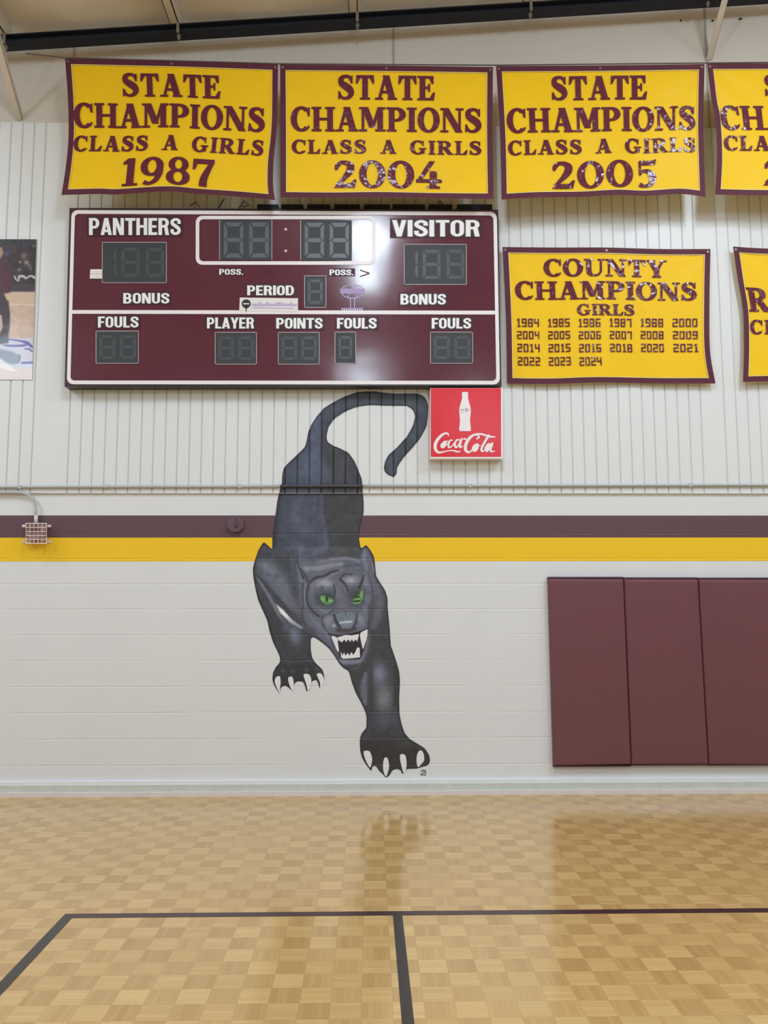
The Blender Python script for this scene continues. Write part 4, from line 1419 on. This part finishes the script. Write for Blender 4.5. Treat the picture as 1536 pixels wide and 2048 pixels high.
# head
k4 = 1 / 7.315
B_ = lambda *a, **k: pt.blob(*a, tr=Z4, k=k4, **k)
D_ = lambda pts, col, a=1.0, soft=.5: pt.stroke(pts, col, a, soft, Z4, k4)
pt.poly([(90, 230), (200, 290), (330, 285), (700, 235), (1000, 285), (1090, 120), (1150, 150), (1250, 340), (1260, 560), (1270, 720), (1190, 960), (1150, 1280), (1140, 1560), (1050, 1740), (980, 1880), (800, 1870), (700, 1780), (560, 1560), (350, 1380), (200, 1280), (150, 1050), (110, 700)], (80, 83, 100), 1, 5, Z4)
D_([(20, 250, 60), (50, 420, 70), (60, 640, 90)], (66, 71, 88), .9, .7)
D_([(110, 230, 20), (115, 360, 22), (160, 480, 30), (200, 560, 30)], (50, 55, 64), .9, .6)
D_([(100, 360, 20), (130, 480, 30), (160, 600, 30)], (104, 108, 122), .5, .7)
D_([(240, 420, 50), (420, 410, 70), (620, 370, 70), (760, 350, 50)], (112, 114, 128), .8, .8)
D_([(420, 330, 30), (650, 280, 40), (860, 270, 40), (1010, 310, 30)], (104, 107, 122), .7, .8)
B_((230, 420), 70, 60, (104, 116, 128), .8)
D_([(500, 580, 40), (640, 480, 50), (760, 440, 40)], (108, 109, 124), .6, .8)
B_((500, 640), 150, 80, (132, 134, 148), .95)
B_((890, 590), 130, 70, (130, 131, 146), .9)
B_((1110, 620), 50, 120, (102, 106, 124), .7)
D_([(160, 420, 20), (215, 500, 26), (260, 600, 26)], (52, 57, 66), .8, .6)
D_([(290, 620, 34), (370, 555, 36), (520, 520, 36), (600, 470, 38), (720, 445, 20)], (50, 54, 66), .95, .5)
D_([(780, 385, 22), (900, 365, 44), (1030, 370, 30)], (64, 70, 90), .85, .7)
D_([(730, 580, 36), (770, 610, 36), (830, 690, 30), (850, 760, 24)], (50, 52, 66), .95, .5)
D_([(735, 570, 30), (790, 505, 30), (920, 500, 20)], (56, 58, 72), .9, .5)
D_([(1075, 520, 22), (1050, 610, 34), (1010, 700, 30)], (42, 50, 50), .95, .5)
D_([(1140, 480, 14), (1180, 620, 22), (1210, 800, 26), (1180, 960, 26)], (60, 64, 76), .8, .6)
D_([(1090, 140, 34), (1085, 280, 56), (1120, 420, 40)], (96, 110, 120), .7, .8)
D_([(1110, 70, 26), (1180, 180, 44), (1220, 290, 38), (1245, 420, 26)], (78, 52, 72), .9, .6)
D_([(1200, 330, 16), (1225, 460, 18)], (120, 124, 132), .6, .7)
D_([(275, 640, 30), (245, 780, 34), (255, 920, 34), (330, 1040, 30), (430, 1120, 26)], (52, 56, 66), .9, .55)
D_([(190, 640, 24), (185, 780, 26), (190, 920, 24), (180, 1100, 30), (230, 1260, 34)], (56, 60, 70), .7, .6)
D_([(225, 640, 18), (215, 800, 22), (230, 960, 20)], (100, 104, 120), .7, .7)
D_([(330, 620, 34), (320, 780, 44), (350, 920, 34)], (94, 96, 114), .7, .8)
B_((520, 860), 170, 120, (40, 52, 46), .95)
B_((985, 830), 150, 130, (42, 56, 50), .95)
B_((470, 700), 40, 60, (58, 66, 84), .8)
B_((1130, 860), 46, 80, (98, 108, 130), .6)
D_([(420, 990, 30), (520, 1050, 44), (620, 1010, 30)], (94, 104, 106), .8, .8)
D_([(700, 700, 60), (745, 860, 110), (770, 1010, 120)], (88, 86, 106), .85, .8)
B_((680, 800), 40, 80, (96, 96, 116), .5)
D_([(640, 650, 22), (660, 760, 22), (640, 870, 22)], (50, 54, 68), .85, .5)
D_([(640, 1010, 20), (560, 1080, 24), (470, 1130, 24)], (56, 58, 70), .8, .6)
D_([(880, 950, 20), (1000, 980, 22), (1080, 1020, 20)], (56, 62, 72), .6, .6)
B_((1090, 1020), 40, 70, (100, 110, 128), .6)
D_([(470, 1120, 22), (480, 1230, 26), (530, 1330, 26), (600, 1390, 24)], (52, 56, 68), .85, .5)
D_([(290, 1100, 40), (400, 1240, 60), (540, 1380, 60), (620, 1510, 40)], (90, 97, 116), .85, .7)
D_([(150, 1100, 60), (230, 1260, 70), (360, 1340, 50)], (60, 64, 72), .7, .8)
B_((560, 1180), 90, 110, (112, 115, 130), .9)
B_((1040, 1180), 70, 120, (110, 113, 130), .85)
pt.poly([(640, 1100), (760, 1050), (860, 1050), (975, 1100), (930, 1240), (860, 1290), (740, 1280), (690, 1200)], (92, 104, 115), .95, 2, Z4)
D_([(645, 1090, 28), (680, 1200, 40), (740, 1285, 30)], (46, 52, 62), .95, .45)
D_([(975, 1090, 20), (965, 1200, 30), (915, 1280, 22)], (50, 56, 66), .9, .5)
D_([(735, 1212, 26), (820, 1200, 30), (905, 1195, 26)], (146, 157, 163), .9, .5)
D_([(812, 1050, 12), (815, 1110, 14)], (52, 56, 66), .8, .5)
B_((640, 1255), 34, 30, (146, 150, 160), .8)
D_([(700, 1320, 50), (830, 1330, 60), (960, 1300, 40)], (62, 52, 58), .8, .7)
D_([(1150, 960, 22), (1165, 1100, 26), (1140, 1290, 30)], (58, 60, 74), .8, .6)
D_([(560, 1375, 22), (700, 1405, 34), (860, 1385, 34), (1010, 1350, 30), (1125, 1300, 20)], (40, 38, 43), .98, .4)
pt.poly([(605, 1405), (800, 1415), (1000, 1375), (1130, 1310), (1140, 1500), (1060, 1660), (1030, 1745), (750, 1745), (690, 1620)], (46, 42, 47), 1, 1.5, Z4)
D_([(590, 1440, 20), (650, 1590, 24), (720, 1730, 26)], (64, 66, 80), .8, .5)
D_([(720, 1765, 40), (800, 1785, 54), (920, 1785, 54), (1030, 1765, 44), (1100, 1650, 40), (1140, 1450, 36)], (98, 100, 118), .9, .6)
D_([(740, 1850, 40), (860, 1855, 50), (990, 1835, 30)], (52, 55, 61), .8, .7)
D_([(1160, 1330, 40), (1150, 1560, 44), (1090, 1760, 50)], (70, 73, 82), .7, .8)
D_([(560, 1560, 26), (680, 1740, 26), (780, 1860, 30), (860, 1890, 24)], (50, 54, 62), .7, .6)
pt.mottle(5, .05, 5)
pt.c = np.where(PXY[:, 1:2] > 1095, 56 + (pt.c - 54) * 1.24, 50 + (pt.c - 56) * 1.0)
lum = pt.c.mean(1, keepdims=True)
pt.c = lum + (pt.c - lum) * 0.72
# thin dark contour
ol = [(a, b, 4.6) for a, b in fine] + [(fine[0][0], fine[0][1], 4.6)]
q = np.array(ol)
best = np.full(len(PXY), 1e9)
for i in range(len(q) - 1):
    a0, b0 = q[i, :2], q[i + 1, :2]
    d = b0 - a0
    near_ = np.nonzero((np.abs(PXY[:, 0] - a0[0]) < 9) & (np.abs(PXY[:, 1] - a0[1]) < 9))[0]
    if len(near_):
        X = PXY[near_]
        t = np.clip(((X - a0) @ d) / (d @ d + 1e-9), 0, 1)
        best[near_] = np.minimum(best[near_], np.linalg.norm(X - (a0 + t[:, None] * d), axis=1))
al = np.clip((4.2 - best) / 3.0, 0, 1)[:, None] * .8
pt.c = pt.c * (1 - al) + np.array((40, 40, 48)) * al
set_paint(mural, pt.albedo())


def flat_part(name, tr, polys, mat, off, label=None, parent=mural):
    mb = MB()
    for p_ in polys:
        pts = [tr(q_) for q_ in p_]
        pts = ccw([(a, -b) for a, b in pts])
        v3 = [Vector((a, -b, 0)) for a, b in pts]
        tess = tessellate_polygon([v3])
        n_ = len(mb.v)
        for v_ in v3:
            q_ = W(v_.x, v_.y, 0.0)
            mb.v.append((q_[0], wall_y(q_[0], q_[2]) - off, q_[2]))
        for t_ in tess:
            a, b, c = (mb.v[n_ + i] for i in t_)
            s_ = (b[0] - a[0]) * (c[2] - a[2]) - (c[0] - a[0]) * (b[2] - a[2])
            mb.f.append(tuple(n_ + i for i in (t_ if s_ > 0 else t_[::-1])))
    return build(mb, name, mat, parent, label=label)


def sm_poly(pts, per=4):
    return [tuple(p_) for p_ in catmull(pts, per, True)]


claws2 = [[(300, 1412), (335, 1405), (342, 1470), (334, 1530), (341, 1580), (305, 1510), (286, 1455)], [(415, 1420), (455, 1410), (468, 1480), (464, 1550), (430, 1495)],
          [(565, 1385), (612, 1385), (636, 1430), (630, 1500), (606, 1548), (590, 1480), (572, 1430)], [(690, 1382), (728, 1376), (756, 1420), (752, 1480), (724, 1530), (722, 1470), (702, 1420)]]
claws3 = [[(520, 1312), (585, 1315), (616, 1400), (606, 1470), (592, 1506), (555, 1450), (522, 1370)], [(762, 1392), (798, 1396), (816, 1480), (802, 1560), (780, 1612), (752, 1560), (745, 1470)],
          [(950, 1352), (1003, 1356), (1022, 1430), (1016, 1530), (985, 1565), (966, 1500), (946, 1410)], [(1150, 1345), (1185, 1302), (1222, 1338), (1230, 1420), (1192, 1470), (1158, 1500), (1140, 1430)]]
for c_ in claws2:
    flat_part('claw', Z2, [sm_poly(c_, 3)], M_CLAW, .0034, 'white claw')
for c_ in claws3:
    flat_part('claw', Z3, [sm_poly(c_, 3)], M_CLAW, .0034, 'white claw')
e1 = flat_part('eye', Z4, [sm_poly([(436, 818), (500, 812), (560, 830), (615, 862), (642, 892), (600, 930), (540, 948), (470, 912), (440, 862)], 3)], M_EYE, .0034, 'green eye')
flat_part('eye_shine', Z4, [sm_poly([(455, 835), (490, 826), (510, 860), (500, 900), (462, 880)], 3), sm_poly([(555, 870), (610, 872), (632, 892), (595, 920), (560, 905)], 3)], M_EYE_LIGHT, .0040, parent=e1)
flat_part('pupil', Z4, [sm_poly([(522, 832), (545, 826), (556, 865), (546, 905), (528, 880)], 3)], M_PUPIL, .0046, parent=e1)
e2 = flat_part('eye', Z4, [[(905, 882), (960, 832), (1020, 782), (1045, 730), (1066, 706), (1076, 770), (1072, 856), (1050, 890), (1028, 930), (925, 936), (912, 915), (985, 900)]], M_EYE, .0034, 'green eye')
flat_part('eye_shine', Z4, [[(1030, 770), (1060, 740), (1062, 830), (1032, 850)], [(960, 862), (1020, 845), (1030, 872), (965, 884)], [(930, 922), (1025, 905), (1024, 930), (932, 934)]], M_EYE_LIGHT, .0040, parent=e2)
flat_part('pupil', Z4, [[(955, 828), (1018, 818), (1020, 842), (970, 848)], [(930, 892), (1028, 876), (1026, 898), (960, 908)]], M_PUPIL, .0046, parent=e2)
flat_part('tooth', Z4, [sm_poly([(608, 1406), (690, 1430), (700, 1500), (716, 1635), (680, 1600), (645, 1510)], 3)], M_CLAW, .0034, 'upper left fang')
flat_part('tooth', Z4, [sm_poly([(1024, 1376), (1090, 1325), (1132, 1310), (1128, 1420), (1096, 1520), (1068, 1592), (1050, 1530)], 3)], M_CLAW, .0034, 'upper right fang')
flat_part('tooth_row', Z4, [[(694, 1424), (820, 1388), (900, 1396), (1008, 1376), (1000, 1420), (985, 1485), (958, 1452), (930, 1492), (905, 1450), (880, 1492), (852, 1450), (820, 1495), (800, 1455), (752, 1500), (735, 1470), (715, 1480)]], M_CLAW, .0034, 'upper front teeth')
flat_part('tooth_row', Z4, [[(740, 1625), (768, 1690), (790, 1640), (812, 1692), (845, 1650), (868, 1690), (900, 1640), (925, 1680), (955, 1640), (985, 1570), (1020, 1580), (1024, 1715), (900, 1730), (775, 1738), (748, 1712)]], M_CLAW, .0034, 'lower teeth')
mb = MB()
for stq in ([(1190, 1560, 8), (1215, 1535, 9), (1235, 1560, 9), (1205, 1580, 8), (1195, 1600, 7)], [(1240, 1530, 8), (1250, 1560, 8), (1240, 1600, 7)], [(1185, 1590, 7), (1250, 1600, 6)]):
    add_strokes(mb, S(stq, 4), lambda a, b: W(*Z3((a, b)), -0.0034 - 1e-4 * len(mb.f) / 1000))
build(mb, 'signature', M_INK, mural, label='tiny dark signature under the lower paw')

# ------------------------------------------------------------------ conduit, caged horn, junction box
cy_ = -0.02 - 0.014
yl_ = lambda px: 973.8 - 4.0 * px / 1536


def pipe(px0, px1):
    return [W(px0 + (px1 - px0) * k / 6, yl_(px0 + (px1 - px0) * k / 6), cy_) for k in range(7)]


cp = tag(build(MB().tube(pipe(-900, 560), 0.0115, 10).tube(pipe(726, 2600), 0.0115, 10), 'conduit_pipe', M_CONDUIT, smooth=True), 'thin grey conduit running along the foot of the ribbed panels', 'pipe')
build(MB().tube(pipe(560, 726), 0.0115, 10), 'painted_length', M_CONDUIT_DARK, cp, smooth=True, label='length painted over by the mural')
build(MB().tube([W(211, yl_(211), cy_), W(217, yl_(217), cy_)], 0.0165, 10), 'coupling', M_CONDUIT, cp)
for px_ in (40, 480, 940, 1380):
    a = W(px_, yl_(px_), cy_)
    build(MB().box(a[0] - .01, a[0] + .01, cy_ - .014, -0.02, a[2] - .014, a[2] + .014), 'pipe_strap', M_CONDUIT, cp)
hn = empty('caged_horn', W(73, 1088, -0.02), 'small alarm horn behind a pale wire guard on the left of the stripes', 'alarm horn')
dy = -0.034
el = [(-300, 984.5), (0, 984.5), (30, 984.5), (46, 985.5), (58, 990), (66, 997), (71, 1006), (72, 1018), (72, 1044)]
build(MB().tube([W(a, b, dy) for a, b in el], 0.010, 10), 'drop_conduit', M_CONDUIT, hn, smooth=True, label='grey conduit bending down to the guard')
build(MB().tube([W(72, 1031, dy), W(72, 1046, dy)], 0.0145, 10), 'connector', M_WIRE, hn, smooth=True)
a, b = W(56, 1083, -0.03), W(92, 1050, -0.03)
build(MB().box(a[0], b[0], -0.045, -0.001, a[2], b[2]), 'back_box', M_HORN, hn, label='dusty pink horn body')
c = ((a[0] + b[0]) / 2, (a[2] + b[2]) / 2)
mb = MB()
prev = None
for (yy, rad) in ((-0.045, .03), (-0.065, .04), (-0.085, .058)):
    ring = [(c[0] + rad * math.cos(2 * math.pi * k / 20), yy, c[1] + rad * math.sin(2 * math.pi * k / 20)) for k in range(20)]
    if prev:
        for k in range(20):
            mb.poly([prev[k], prev[(k + 1) % 20], ring[(k + 1) % 20], ring[k]])
    prev = ring
build(mb, 'horn_bell', M_HORN, hn, smooth=True)
mb = MB()
gx = [52, 60, 68, 76, 84, 93]
gy = [1047, 1055, 1063, 1071, 1079, 1087]
yf = -0.105
for i, g_ in enumerate(gx):
    r = .0042 if i in (0, 5) else .0028
    t0, t1, w0, w1 = W(g_, 1047, yf), W(g_, 1087, yf), W(g_, 1047, -0.003), W(g_, 1087, -0.003)
    mb.tube([w0, t0, t1, w1], r, 6)
for i, g_ in enumerate(gy):
    r = .0042 if i in (0, 5) else .0028
    t0, t1, w0, w1 = W(52, g_, yf), W(93, g_, yf), W(52, g_, -0.003), W(93, g_, -0.003)
    mb.tube([w0, t0, t1, w1], r, 6)
build(mb, 'wire_guard', M_WIRE, hn, label='pale wire cage')
for (px_, py_) in ((99, 1052), (99, 1083), (48, 1052), (48, 1083)):
    a = W(px_, py_, -0.004)
    build(MB().box(a[0] - .014, a[0] + .012, -0.008, 0, a[2] - .010, a[2] + .010), 'mounting_tab', M_WIRE, hn)
jb = empty('junction_box', W(472, 1065, -0.01), 'small round junction box painted maroon like the stripe it sits on', 'junction box')
c = W(472, 1049, 0)
mb = MB()
oct_ = [(c[0] + .062 * math.cos(math.pi / 8 + math.pi / 4 * k), -0.03, c[2] + .062 * math.sin(math.pi / 8 + math.pi / 4 * k)) for k in range(8)]
mb.prism(oct_, 0.029)
build(mb, 'box_body', M_JBOX, jb)
mb = MB()
mb.prism([(c[0] + .066 * math.cos(math.pi / 8 + math.pi / 4 * k), -0.034, c[2] + .066 * math.sin(math.pi / 8 + math.pi / 4 * k)) for k in range(8)], 0.004)
build(mb, 'cover', M_JBOX, jb)
build(MB().tube([(c[0] + .008, -0.03, c[2] - .02), (c[0] + .008, -0.05, c[2] - .01), (c[0] + .008, -0.045, c[2] + .02), (c[0] + .006, -0.03, c[2] + .04)], .009, 8), 'cord_stub', M_JBOX, jb, smooth=True)

# ------------------------------------------------------------------ wall pads
padpx = [((1097, 1157), (1247.6, 1158), (1263, 1529.5), (1108, 1532)), ((1248.4, 1158), (1396.8, 1158.5), (1417.6, 1529.5), (1263.8, 1529.5)), ((1397.6, 1158.5), (1549, 1159), (1570, 1530), (1418.4, 1529.5))]
padlab = ['leftmost maroon vinyl wall pad of the row low on the wall', 'middle maroon vinyl wall pad of the three in the row', 'maroon vinyl wall pad at the right edge of the picture']
for pp, lb in zip(padpx, padlab):
    pd = empty('wall_pad', W((pp[2][0] + pp[3][0]) / 2, pp[3][1], -0.03), lb, 'wall pad', 'maroon wall pads')
    f0 = [np.array(W(a, b, -0.052)) for a, b in pp]
    cx_ = sum(f0) / 4

    def inset(k, y):
        o = []
        for q in f0:
            d = q - cx_
            s_ = np.sign(d)
            o.append((q[0] - s_[0] * k, y, q[2] - s_[2] * k))
        return o
    rings = [inset(.0, -0.001), inset(.0, -0.036), inset(.003, -0.046), inset(.009, -0.052), inset(.02, -0.0545)]
    mb = MB()
    for r0, r1 in zip(rings[:-1], rings[1:]):
        for i in range(4):
            j = (i + 1) % 4
            mb.poly([r0[j], r0[i], r1[i], r1[j]])
    q4 = rings[-1]
    mb.grid(lambda u, v: tuple(np.array(q4[0]) * (1 - u) * (1 - v) + np.array(q4[1]) * u * (1 - v) + np.array(q4[2]) * u * v + np.array(q4[3]) * (1 - u) * v + np.array([0, -0.006 * math.sin(math.pi * u) * math.sin(math.pi * v) ** .5, 0])), 10, 20)
    build(mb, 'vinyl_cover', M_PAD, pd)
    e = rings[1]
    zt, zb = e[0][2], e[3][2]  # darker strips run along the pad's top and bottom
    mb = MB().prism([(e[0][0], -0.040, zt + .001), (e[1][0], -0.040, zt + .001), (e[1][0], -0.040, zt + .013), (e[0][0], -0.040, zt + .013)][0:4], 0.039)
    build(mb, 'top_edge', M_PAD_EDGE, pd, label='dark strip along the top')
    mb = MB().prism([(e[3][0], -0.042, zb - .010), (e[2][0], -0.042, zb - .010), (e[2][0], -0.042, zb - .001), (e[3][0], -0.042, zb - .001)], 0.041)
    build(mb, 'bottom_edge', M_PAD_EDGE, pd, label='dark strip along the bottom')

# ------------------------------------------------------------------ poster at the left
PY = -0.028
pc = [(-190, 478), (73, 478.5), (64, 759.5), (-200, 759)]


def pbil(u, v):
    return np.array(pc[0]) * (1 - u) * (1 - v) + np.array(pc[1]) * u * (1 - v) + np.array(pc[2]) * u * v + np.array(pc[3]) * (1 - u) * v


nu, nv = 170, 190
mb = MB().grid(lambda u, v: W(*pbil(u, v), PY - 0.003 * math.sin(9 * u) * math.sin(4 * v)), nu, nv)
pw = np.array([pbil(i / nu, j / nv) for j in range(nv + 1) for i in range(nu + 1)])
po = tag(build(mb, 'player_poster', M_POSTER, smooth=True), 'tall glossy poster of a basketball player, cut off by the left picture edge', 'poster')
Z6 = lambda p_: (p_[0] / 6.207, 460 + p_[1] / 6.207)
pp_ = Paint(pw, (182, 162, 146))
pp_.poly([(-1300, 90), (470, 90), (440, 768), (-1300, 768)], (58, 53, 60), 1, .8, Z6)
pp_.poly([(-1300, 90), (470, 90), (465, 200), (-1300, 200)], (56, 60, 68), .9, 4, Z6)
for (cx, cy, r, c) in ((90, 290, 40, (86, 70, 118)), (300, 320, 45, (110, 100, 92)), (250, 400, 18, (150, 145, 140)), (330, 400, 34, (160, 158, 142)), (360, 440, 30, (120, 112, 96)), (240, 490, 24, (120, 112, 118)), (380, 480, 22, (130, 125, 128)), (420, 200, 22, (90, 88, 96)), (-300, 300, 80, (90, 84, 96)), (-500, 420, 70, (110, 100, 96)), (-700, 300, 60, (90, 80, 100)), (-900, 450, 70, (100, 96, 92))):
    pp_.blob((cx, cy), r, r, c, .9, 0, Z6, 1 / 6.207)
pp_.mottle(6, .16, 8)
for pts in ([(180, 575, 20), (200, 615, 18), (230, 630, 14), (240, 580, 30), (290, 575, 30), (320, 600, 26)], [(340, 590, 22), (380, 570, 22), (430, 590, 34)]):
    pp_.stroke(pts, (178, 176, 174), .95, .4, Z6, 1 / 6.207)
pp_.poly([(170, 668), (440, 668), (430, 768), (150, 768)], (64, 62, 72), .8, 2, Z6)
pp_.poly([(-1300, 768), (440, 768), (435, 925), (-1300, 925)], (184, 162, 144), 1, 1, Z6)
pp_.stroke([(-1300, 925, 14), (430, 925, 14)], (206, 186, 176), .9, .5, Z6, 1 / 6.207)
pp_.poly([(-1300, 935), (430, 935), (400, 1340), (-1300, 1340)], (180, 158, 144), .7, 3, Z6)
# floor emblem and pale apron
pp_.poly([(-1300, 1345), (400, 1345), (400, 1720), (-1300, 1720)], (178, 180, 194), 1, 2, Z6)
pp_.poly([(-1300, 1720), (400, 1720), (395, 1870), (-1300, 1870)], (190, 178, 172), 1, 1.5, Z6)
for pts in ([(90, 1355, 16), (240, 1375, 20), (330, 1400, 40), (398, 1450, 30)], [(50, 1430, 16), (180, 1440, 28), (320, 1430, 24)], [(310, 1475, 18), (360, 1480, 22), (398, 1505, 22)], [(270, 1650, 26), (398, 1645, 30)]):
    pp_.stroke(pts, (66, 62, 138), .95, .35, Z6, 1 / 6.207)
pp_.poly([(-400, 1480), (0, 1480), (150, 1510), (248, 1560), (245, 1620), (190, 1670), (100, 1660), (-400, 1640)], (112, 122, 138), 1, 2, Z6)
pp_.stroke([(240, 1550, 16), (248, 1600, 20), (215, 1655, 16)], (76, 80, 98), .9, .5, Z6, 1 / 6.207)
# the player and a painted glare
pp_.poly([(-600, 420), (-200, 380), (60, 390), (130, 470), (160, 620), (130, 770), (60, 800), (-500, 800)], (72, 42, 56), 1, 2, Z6)
pp_.poly([(-40, 215), (25, 215), (40, 290), (10, 350), (-60, 360)], (150, 126, 110), 1, 2, Z6)
pp_.poly([(-500, 780), (60, 780), (105, 880), (125, 1050), (122, 1200), (100, 1330), (100, 1400), (-30, 1420), (-20, 1330), (35, 1200), (20, 1060), (-100, 1000), (-500, 1000)], (58, 48, 58), 1, 1.6, Z6)
pp_.stroke([(70, 800, 34), (95, 860, 30)], (190, 160, 130), .9, .5, Z6, 1 / 6.207)
pp_.poly([(-30, 1320), (100, 1320), (100, 1400), (-20, 1420)], (72, 76, 92), .9, 2, Z6)
pp_.poly([(-400, 1600), (0, 1590), (210, 1745), (140, 1750), (0, 1715), (-400, 1720)], (206, 204, 204), .9, 2, Z6)  # pale lamp glare painted into the print
set_paint(po, pp_.albedo())
